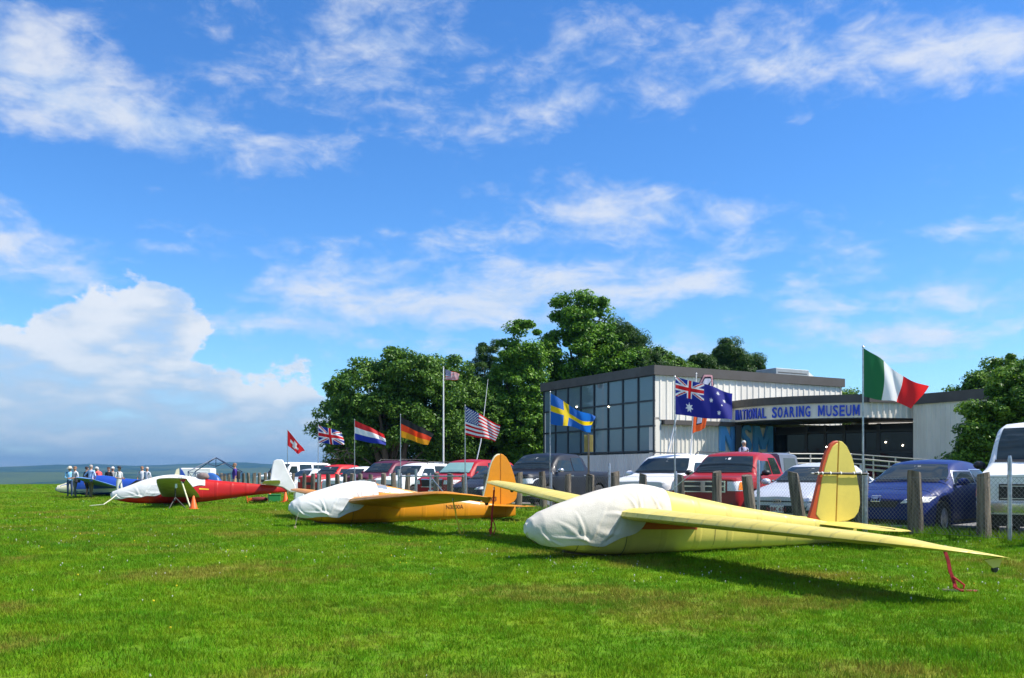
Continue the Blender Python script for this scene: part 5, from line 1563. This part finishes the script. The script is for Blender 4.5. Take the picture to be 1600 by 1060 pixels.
def misc():
    g = gz(-12.2, 33)
    r = thing('tripod_stand', 'black tripod stand under the propped wing of the red glider', 'stand', (-12.25, 33.3, g))
    for a in (.2, 2.3, 4.4):
        mb = MB(); mb.tube([(.38 * math.cos(a), .38 * math.sin(a), 0), (0, 0, .42)], .022, 6); mb.build('leg', BLACK, r)
    mb = MB(); mb.tube([(0, 0, .3), (0, 0, .82)], .02, 6); mb.build('mast', BLACK, r)
    mb = MB(); mb.box((.03, 0, .84), (.07, .06, .16)); mb.build('pad', WHITEP, r, bev=.01)
    r = thing('wing_prop', 'long white prop holding up the near wing of the red glider', 'prop', (-11.6, 33.05, gz(-11.6, 33.05)))
    mb = MB(); mb.tube([(0, 0, 0), (-.42, .15, 1.12)], .028, 8); mb.build('pole', CREAM, r)
    mb = MB(); mb.box((-.42, .15, 1.13), (.16, .08, .05)); mb.build('head_pad', WHITEP, r)
    r = thing('crate', 'green plastic box on the grass under the white covered tail', 'box', (-10.75, 41.4, gz(-10.75, 41.4)), .3)
    GR = mat('green_plastic', (.02, .22, .07), .5)
    mb = MB(); mb.box((0, 0, .16), (.55, .36, .30)); mb.build('bin', GR, r, bev=.02)
    mb = MB(); mb.box((0, 0, .325), (.58, .39, .04)); mb.build('lid', GR, r, bev=.01)
    r = thing('bag', 'dark red bag lying beside the green box', 'bag', (-11.45, 41.5, gz(-11.45, 41.5)), .2)
    mb = MB(); mb.loft([[(x, .17 * k * math.cos(q), .11 + .11 * k * math.sin(q)) for q in np.linspace(0, 2 * math.pi, 13)[:-1]] for x, k in ((-.36, .3), (-.3, .9), (0, 1.05), (.3, .9), (.36, .3))]); mb.build('holdall', mat('dark_red_cloth', (.16, .02, .02), .9), r, sm=50)
    mb = MB(); mb.tube([(-.15, 0, .2), (-.1, 0, .3), (.1, 0, .3), (.15, 0, .2)], .012, 6); mb.build('handle', BLACK, r)
    r = thing('water_tank', 'pale plastic box standing behind the orange glider nose', 'box', (-9.45, 40.6, gz(-9.45, 40.6)), .35)
    mb = MB(); mb.box((0, 0, .27), (.42, .36, .52)); mb.build('body', mat('pale_plastic', (.62, .70, .76), .5), r, bev=.04)
    mb = MB(); mb.lathe([(.06, 0), (.06, .05), (0, .05)], 10, c=(.08, 0, .53)); mb.build('cap', WHITEP, r)
    r = thing('tail_stake', 'orange stake and coil tying down the red glider tail', 'stake', (-11.75, 40.7, gz(-11.75, 40.7)))
    mb = MB(); mb.tube([(0, 0, 0), (-.05, 0, .3), (-.12, .1, .62)], .022, 6); mb.build('strap', CONE, r)
    mb = MB(); mb.tube([(.13 * math.cos(q) + .1, .1 * math.sin(q), .05 + .012 * q) for q in np.linspace(0, 12, 40)], .016, 5); mb.build('coil', CONE, r)
    # white trailer, tent frame and blue tarpaulin behind the red glider
    r = thing('trailer', 'white box trailer standing behind the tent frame', 'trailer', (-21.2, 62, gz(-21.2, 62)), R(14))
    mb = MB(); mb.box((0, 0, 1.0), (1.9, 4.5, 1.35)); b = mb.build('box_body', WHITEP, r, bev=.05)
    mb = MB(); mb.box((.3, -2.26, .95), (.8, .03, 1.0)); dr = mb.build('door', mat('trailer_door', (.70, .71, .72), .5), b, bev=.01)
    mb = MB(); mb.box((.58, -2.29, .95), (.05, .03, .12)); mb.build('latch', BLACK, r)
    for y_ in (-.4, .4):
        for sg in (1, -1):
            mb = MB(); mb.lathe([(0, -.09), (.3, -.09), (.32, -.05), (.32, .05), (.3, .09), (0, .09)], 16, axis='x', c=(sg * .9, y_, .32)); mb.build('wheel', RUBBER, r)
    r = thing('tent_frame', 'bare dark blue peaked tent frame without its cloth', 'tent frame', (-18.6, 57.5, gz(-18.6, 57.5)), R(10))
    BF = mat('navy_tube', (.02, .05, .12), .5)
    C_ = [(-1.45, -1.3), (1.45, -1.3), (1.45, 1.3), (-1.45, 1.3)]
    for a, b in C_:
        mb = MB(); mb.tube([(a, b, 0), (a, b, 1.45)], .03, 6); mb.build('leg', BF, r)
        mb = MB(); mb.tube([(a, b, 1.42), (0, 0, 2.3)], .03, 6); mb.build('rafter', BF, r)
        mb = MB(); mb.tube([(a * .4, b * .4, 1.95), (0, 0, 1.75)], .022, 6); mb.build('strut', BF, r)
    for (a, b), (c, d) in zip(C_, C_[1:] + C_[:1]):
        mb = MB(); mb.tube([(a, b, 1.40), ((a + c) / 2, (b + d) / 2, 1.1), (c, d, 1.40)], .02, 6); mb.build('eave_bar', BF, r)
    mb = MB(); mb.tube([(0, 0, 2.3), (0, 0, 1.7)], .026, 6); mb.build('king_post', BF, r)
    r = thing('covered_tail', 'rounded royal blue tarpaulin hump behind the red fuselage', 'tarpaulin', (-17.9, 54.5, gz(-17.9, 54.5)), R(10))
    mb = MB()
    mb.loft([[(.62 * k * math.cos(q) + .05 * math.sin(3 * q), y_, .35 + 1.0 * k * max(-.35, math.sin(q))) for q in np.linspace(-.35, math.pi + .35, 18)] for y_, k in ((-.35, .7), (-.25, .95), (0, 1.02), (.25, .95), (.35, .7))])
    mb.build('tarpaulin', mat('blue_tarp', (.02, .10, .36), .45, 0, .15, 4), r, sm=50)
    mb = MB(); mb.box((-1.25, -.2, .42), (1.0, .5, .8)); mb.build('white_crate', WHITEP, r, bev=.02)
misc()
# ================================================================== people
SKIN = mat('skin', (.42, .22, .14), .6)
SHOE = mat('dark_shoe', (.04, .035, .03), .7)
def cloth(n, c): return mat(n, c, .85, 0, .12, 8)
def person(label, pos, face, shirt, legs, arms='down', lean=0, hat=None, hair=(.12, .08, .05), shorts=False, sleeve='short', h=1.75, turn=0, extra=None, stride=.06):
    x, y = pos
    root = thing('person', label, 'person', (x, y, gz(x, y)), R(face), group='visitors on the airfield')
    k = h / 1.78
    V, E_, Rd, lab = [], [], [], []
    def j(p, r, parent=None, l='shirt'):
        V.append(Vector(p)); Rd.append(r if hasattr(r, '__len__') else (r, r))
        i = len(V) - 1
        if parent is not None: E_.append((parent, i)); lab.append(l)
        return i
    pel = j((0, 0, .96), (.15, .11))
    sp = j((.0, 0, 1.12), (.14, .105), pel)
    ch = j((.0, 0, 1.34), (.155, .11), sp)
    up = j((-.01, 0, 1.45), (.10, .08), ch)
    nk = j((.0, 0, 1.53), .052, up, 'skin')
    h1 = j((.02, 0, 1.60), .068, nk, 'skin')
    h2 = j((.025, 0, 1.68), .088, h1, 'skin')
    h3 = j((.015, 0, 1.75), .06, h2, 'skin')
    j((.125, 0, 1.645), .012, h2, 'skin')
    for sg in (1, -1):
        j((.02, sg * .095, 1.66), .012, h2, 'skin')
    top0, top1 = 1, len(V)
    for sg in (1, -1):
        sh = j((0, sg * .19, 1.43), .058, up)
        if arms == 'down': el, wr_ = (-.03, sg * .25, 1.15), (.04, sg * .27, .90)
        elif arms == 'front': el, wr_ = (-.02, sg * .25, 1.16), (.24, sg * .14, 1.12)
        elif arms == 'hips': el, wr_ = (-.08, sg * .36, 1.18), (.06, sg * .20, 1.02)
        elif arms == 'reach': el, wr_ = (.16, sg * .24, 1.2), (.42, sg * .18, 1.14)
        else: el, wr_ = ((-.03, sg * .25, 1.15), (.04, sg * .27, .90)) if sg > 0 else ((.06, sg * .27, 1.18), (.26, sg * .12, 1.28))
        e = j(el, .042, sh)
        w = j(wr_, .028, e, 'skin' if sleeve == 'short' else 'shirt')
        d = (Vector(wr_) - Vector(el)).normalized()
        pm = j(Vector(wr_) + d * .07, .032, w, 'skin')
        sd_ = Vector((0, 1, 0)).cross(d).normalized()
        tip = Vector(wr_) + d * .10
        for q, ln in ((-.028, .065), (-.009, .08), (.010, .075), (.028, .06)):
            f1 = j(tip + sd_ * q, .009, pm, 'skin')
            f2_ = j(tip + sd_ * q + d * ln * .6 + Vector((0, -sg * .008, 0)), .008, f1, 'skin')
            j(tip + sd_ * q + d * ln + Vector((0, -sg * .028, 0)), .007, f2_, 'skin')
        t1 = j(Vector(wr_) + d * .045 + sd_ * .045, .010, w, 'skin')
        j(Vector(wr_) + d * .085 + sd_ * .06, .008, t1, 'skin')
    top2 = len(V)
    for sg in (1, -1):
        st = stride * sg
        hp = j((0, sg * .09, .88), .092, pel, 'legs')
        kn = j((.03 + st, sg * .10, .50), .060, hp, 'legs')
        an = j((-.02 + st, sg * .10, .10), .040, kn, 'skin' if shorts else 'legs')
        he = j((-.05 + st, sg * .10, .045), .036, an, 'shoe')
        j((.15 + st, sg * .125, .035), .034, he, 'shoe')
    if lean:
        M = Matrix.Rotation(R(lean), 3, 'Y')
        for i in range(1, top2):
            V[i] = M @ (V[i] - Vector((0, 0, .96))) + Vector((0, 0, .96))
    V = [v * k for v in V]
    me = bpy.data.meshes.new('skeleton')
    me.from_pydata([tuple(v) for v in V], E_, [])
    o = ob('tmp', me)
    md = o.modifiers.new('skin', 'SKIN')
    md.use_smooth_shade = True
    for i, sv in enumerate(me.skin_vertices[0].data):
        sv.radius = (Rd[i][0] * k, Rd[i][1] * k)
        sv.use_root = (i == 0)
    ss = o.modifiers.new('sub', 'SUBSURF'); ss.levels = 1; ss.render_levels = 1
    dg = bpy.context.evaluated_depsgraph_get()
    bm_ = bpy.data.meshes.new_from_object(o.evaluated_get(dg))
    bpy.data.objects.remove(o)
    mats_ = {'skin': 0, 'shirt': 1, 'legs': 2, 'shoe': 3}
    bm_.materials.clear()
    for m_ in (SKIN, shirt, legs, SHOE): bm_.materials.append(m_)
    C = np.zeros((len(bm_.polygons), 3)); bm_.polygons.foreach_get('center', C.ravel())
    A_ = np.array([V[a] for a, b in E_]); B_ = np.array([V[b] for a, b in E_])
    d = B_ - A_
    t = np.clip(((C[:, None, :] - A_) * d).sum(2) / np.maximum((d * d).sum(1), 1e-9), 0, 1)
    dist = np.linalg.norm(C[:, None, :] - (A_ + t[..., None] * d), axis=2)
    best = dist.argmin(1)
    idx = [mats_[lab[b]] for b in best]
    for i, b in enumerate(best):
        if lab[b] == 'shirt' and E_[b][0] == pel and C[i][2] < .99 * k and not lean: idx[i] = 2
    bm_.polygons.foreach_set('material_index', np.array(idx, dtype=np.int32))
    bm_.name = 'body'
    bm_.shade_smooth()
    ob('body', bm_, root)
    hd = V[h2]
    mb = MB()
    if hat:
        mb.lathe([(.19, .02), (.185, .03), (.105, .045), (.10, .12), (.06, .15), (0, .155)] if hat[1] == 'brim' else [(.10, .02), (.104, .05), (.095, .11), (.05, .14), (0, .145)], 16, c=(hd.x - .01, hd.y, hd.z - .01))
        if hat[1] == 'cap': mb.box((hd.x + .13, hd.y, hd.z + .03), (.12, .15, .015))
        mb.build('hat', hat[0], root, sm=50)
    else:
        rings = []
        for q, r_ in ((-.03, .096), (.02, .102), (.06, .096), (.09, .07), (.108, .03)):
            rings.append([(hd.x - .022 + r_ * math.cos(a), hd.y + r_ * .92 * math.sin(a), hd.z + q + (.035 * max(0, math.cos(a)) if q < .05 else 0)) for a in np.linspace(0, 2 * math.pi, 17)[:-1]])
        mb.loft(rings); mb.build('hair', mat('hair_%d' % int(hair[0] * 100), hair, .8), root, sm=50)
    for sg in (1, -1):
        mb = MB(); mb.lathe([(0, -.008), (.009, 0), (0, .008)], 6, c=(hd.x + .082, sg * .03, hd.z + .0)); mb.build('eye', BLACK, root)
    if extra: extra(root, k)
    return root
def backpack(m):
    def f(root, k):
        mb = MB(); mb.loft([[(-.12 - .14 * s, y_, z_) for y_, z_ in ((-.14 * q, 1.02), (.14 * q, 1.02), (.15 * q, 1.25), (.10 * q, 1.42), (-.10 * q, 1.42), (-.15 * q, 1.25))] for s, q in ((0, 1), (.7, 1), (1, .75))]); mb.build('backpack', m, root, sm=40)
    return f
def shoulder_bag(m):
    def f(root, k):
        mb = MB(); mb.box((.05, .27, .98), (.34, .12, .26)); b = mb.build('shoulder_bag', m, root, bev=.03)
        mb = MB(); mb.tube([(-.08, .27, 1.1), (-.03, .05, 1.5), (.05, -.02, 1.5), (.14, .25, 1.1)], .012, 6); mb.build('strap', m, b)
    return f
WH = cloth('white_shirt', (.54, .56, .60)); LB = cloth('light_blue_shirt', (.22, .50, .78)); JE = cloth('jeans', (.03, .06, .14))
KH = cloth('khaki_trousers', (.20, .15, .09)); GY = cloth('grey_trousers', (.13, .13, .13)); BK = cloth('black_cloth', (.02, .02, .025))
PI = cloth('coral_shirt', (.75, .10, .10)); PU = cloth('purple_shirt', (.05, .02, .22)); TA = cloth('tan_shorts', (.42, .32, .2)); PB = cloth('pale_blue_shirt', (.34, .45, .62))
HW, HB, HC = cloth('white_hat', (.62, .61, .58)), cloth('black_cap', (.03, .03, .04)), cloth('cream_hat', (.58, .54, .42))
def at(px, D): return ((px - 800) / 1430 * D, D)
person('visitor in light blue jacket, cream sun hat and jeans, leftmost of the group', at(109, 52.5), -60, LB, JE, 'front', hat=(HC, 'brim'), sleeve='long')
person('visitor in white shirt and grey trousers with a black shoulder bag', at(117.5, 51.2), -120, WH, GY, 'front', hair=(.25, .12, .06), extra=shoulder_bag(BK))
person('visitor in black shirt and shorts half hidden behind the khaki trousers', at(135.5, 52.2), 60, BK, BK, 'down', shorts=True, hair=(.03, .02, .02))
person('visitor seen from behind in pale blue shirt and khaki trousers', at(142, 51.0), 75, PB, KH, 'hips', hair=(.35, .32, .3), h=1.84)
person('visitor in white cap standing behind the blue glider, beside the coral shirt', at(151, 55.8), -80, PB, KH, 'down', hat=(HW, 'cap'))
person('visitor in coral shirt leaning over the blue fuselage', at(157, 55.6), 150, PI, TA, 'reach', lean=24, hair=(.45, .42, .4), h=1.82)
person('dark haired visitor in black shirt behind the blue glider', at(170, 55.6), -100, BK, GY, 'front', hair=(.06, .03, .02))
person('visitor in white cap and grey shirt next to the black shirt', at(176, 55.9), -60, cloth('grey_shirt', (.28, .28, .27)), GY, 'down', hat=(HW, 'cap'))
person('visitor in white T-shirt, white shorts and black cap', at(186, 49.5), -25, WH, cloth('white_shorts', (.6, .6, .58)), 'front', hat=(HB, 'cap'), shorts=True, h=1.72)
person('grey haired visitor, left of the pair behind the red glider cover', at(222, 56.5), -70, WH, TA, 'down', hair=(.25, .22, .2), h=1.8)
person('white haired visitor, right of the pair behind the red glider cover', at(230, 55.8), -110, WH, JE, 'down', hair=(.45, .44, .42))
person('visitor in purple shirt and tan shorts with a black backpack by the fence', at(367, 46.5), 200, PU, TA, 'down', shorts=True, hair=(.22, .12, .08), h=1.83, extra=backpack(BK))
person('white haired person in pale shirt standing before the big wall letters', at(1162, 42.0), -70, cloth('lilac_shirt', (.36, .36, .50)), GY, 'one', hair=(.6, .59, .56), h=1.86)
po = bpy.data.objects['person.012'] if 'person.012' in bpy.data.objects else None
if po:
    po.location.z += .85
    tb = MB(); tb.box((po.location.x + .3, po.location.y + 1.0, .38), (3.0, 3.6, 1.0)); struct(tb.build('terrace', mat('ramp_concrete', (.3, .29, .27), .9, var=.2)))
    po.location.z = .88

# ================================================================== grass
def build_grass():
    bm_ = blade_mat()
    g = np.random.default_rng(5)
    tufts = []
    for k in range(3):
        v, f = [], []
        for i in range(16):
            a, r = g.uniform(0, 6.28), .075 * math.sqrt(g.uniform(0, 1))
            x, y = r * math.cos(a), r * math.sin(a)
            b = g.uniform(0, 6.28); w = g.uniform(.0022, .0040); h = g.uniform(.022, .055); l = g.uniform(.008, .04); c = g.uniform(0, 6.28)
            dx, dy = math.cos(b) * w, math.sin(b) * w
            lx, ly = math.cos(c) * l, math.sin(c) * l
            o = len(v)
            v += [(x - dx, y - dy, 0), (x + dx, y + dy, 0), (x + dx * .7 + lx * .4, y + dy * .7 + ly * .4, h * .6), (x - dx * .7 + lx * .4, y - dy * .7 + ly * .4, h * .6), (x + lx, y + ly, h)]
            f += [(o, o + 1, o + 2, o + 3), (o + 3, o + 2, o + 4)]
        me = bpy.data.meshes.new('tuft')
        me.from_pydata(v, [], f)
        me.materials.append(bm_)
        tufts.append(me)
    def scatter(name, label, cat, src, pts, sc):
        me = bpy.data.meshes.new(name)
        n = len(pts)
        me.vertices.add(n)
        me.vertices.foreach_set('co', pts.astype(np.float32).ravel())
        at_ = me.attributes.new('sc', 'FLOAT_VECTOR', 'POINT'); at_.data.foreach_set('vector', sc.astype(np.float32).ravel())
        rt_ = me.attributes.new('rz', 'FLOAT', 'POINT'); rt_.data.foreach_set('value', g.uniform(0, 6.28, n).astype(np.float32))
        me.materials.append(src.data.materials[0])
        o = ob(name, me)
        struct(o, 'stuff'); tag(o, label, cat)
        ng = bpy.data.node_groups.new(name, 'GeometryNodeTree')
        ng.interface.new_socket('Geometry', in_out='INPUT', socket_type='NodeSocketGeometry')
        ng.interface.new_socket('Geometry', in_out='OUTPUT', socket_type='NodeSocketGeometry')
        N = ng.nodes
        gi, go_ = N.new('NodeGroupInput'), N.new('NodeGroupOutput')
        oi = N.new('GeometryNodeObjectInfo'); oi.inputs[0].default_value = src; oi.transform_space = 'ORIGINAL'
        ip = N.new('GeometryNodeInstanceOnPoints')
        a1 = N.new('GeometryNodeInputNamedAttribute'); a1.data_type = 'FLOAT_VECTOR'; a1.inputs[0].default_value = 'sc'
        a2 = N.new('GeometryNodeInputNamedAttribute'); a2.data_type = 'FLOAT'; a2.inputs[0].default_value = 'rz'
        cx = N.new('ShaderNodeCombineXYZ')
        lk = ng.links.new
        lk(gi.outputs[0], ip.inputs['Points']); lk(oi.outputs['Geometry'], ip.inputs['Instance'])
        lk(a2.outputs[0], cx.inputs[2]); lk(cx.outputs[0], ip.inputs['Rotation']); lk(a1.outputs[0], ip.inputs['Scale'])
        lk(ip.outputs[0], go_.inputs[0])
        md = o.modifiers.new('scatter', 'NODES'); md.node_group = ng
        return o
    def field(d0, d1, dens):
        """points over the view wedge (plus a margin each side) between two distances"""
        area = 0.64 * 2 * (d1 * d1 - d0 * d0) / 2
        n = int(area * dens)
        y = np.sqrt(g.uniform(d0 * d0, d1 * d1, n))
        x = g.uniform(-.64, .64, n) * y
        u = CU[0] * x + CU[1] * y; v = CV[0] * x + CV[1] * y
        k = v < 15.6
        x, y, u, v = x[k], y[k], u[k], v[k]
        z = np.interp(v, [p[0] for p in VPROF], [p[1] for p in VPROF]) + np.interp(u, [p[0] for p in UPROF], [p[1] for p in UPROF])
        return np.stack([x, y, z - .003], 1), v
    bands = [(5.0, 9, 260, 1.0), (9, 14, 150, 1.15), (14, 22, 75, 1.5), (22, 36, 26, 2.3), (36, 70, 7, 3.6), (70, 150, 1.3, 6.0)]
    srcs = []
    for i, me in enumerate(tufts):
        s = struct(ob('grass_tuft', me, None, (30 + i, -60, -5)), 'stuff')
        tag(s, 'single tuft of lawn grass', 'grass')
        srcs.append(s)
    for i, src in enumerate(srcs):
        allp, alls = [], []
        for d0, d1, dens, s in bands:
            p, v = field(d0, d1, dens / 3)
            n = len(p)
            hz = np.array([noise.noise(Vector((a * .5, b * .5, 3))) for a, b in p[:, :2]]) * .35 + 1
            tall = 1 + 1.6 * np.exp(-((v - 13.7) / .35) ** 2)
            sc = np.stack([np.full(n, s), np.full(n, s), (s ** .55) * hz * tall * g.uniform(.7, 1.25, n)], 1)
            allp.append(p); alls.append(sc)
        scatter('grass', 'mown green lawn grass across the field', 'grass', src, np.concatenate(allp), np.concatenate(alls))
    # clover heads and dandelions
    for nm, lab_, col, dens, thr, seed, rr in (('clover_flowers', 'tiny white clover heads sprinkled through the lawn', (.70, .70, .60), 5.0, .10, 8.0, .007), ('dandelions', 'small yellow dandelion heads scattered in the lawn', (.8, .6, .02), 2.0, .30, 31.0, .011)):
        mb = MB(); mb.lathe([(.0, .022), (rr * .8, .024), (rr, .030), (rr * .6, .037), (0, .039)], 7); mb.tube([(0, 0, 0), (0, 0, .024)], .0015, 4)
        s = mb.build('flower_head', mat(nm, col, .8, trans=.25), None, loc=(34 + seed, -60, -5)); struct(s, 'stuff'); tag(s, 'single small lawn flower', 'flower')
        ps, ss_ = [], []
        for d0, d1, f in ((5.2, 9.5, .15), (9.5, 26, 1.0), (26, 45, .3)):
            p, v = field(d0, d1, dens * f)
            keep = np.array([noise.noise(Vector((a * .33, b * .33, seed))) + .5 * noise.noise(Vector((a * 1.2, b * 1.2, seed + 4))) > thr for a, b in p[:, :2]]) | (g.uniform(0, 1, len(p)) < .05)
            p = p[keep & (v < 14)] if True else p
            ps.append(p); ss_.append(np.repeat(g.uniform(.6, 1.25, (len(p), 1)) * (1 if d0 < 10 else 1.25), 3, axis=1))
        scatter(nm, lab_, 'flowers', s, np.concatenate(ps), np.concatenate(ss_))
build_grass()
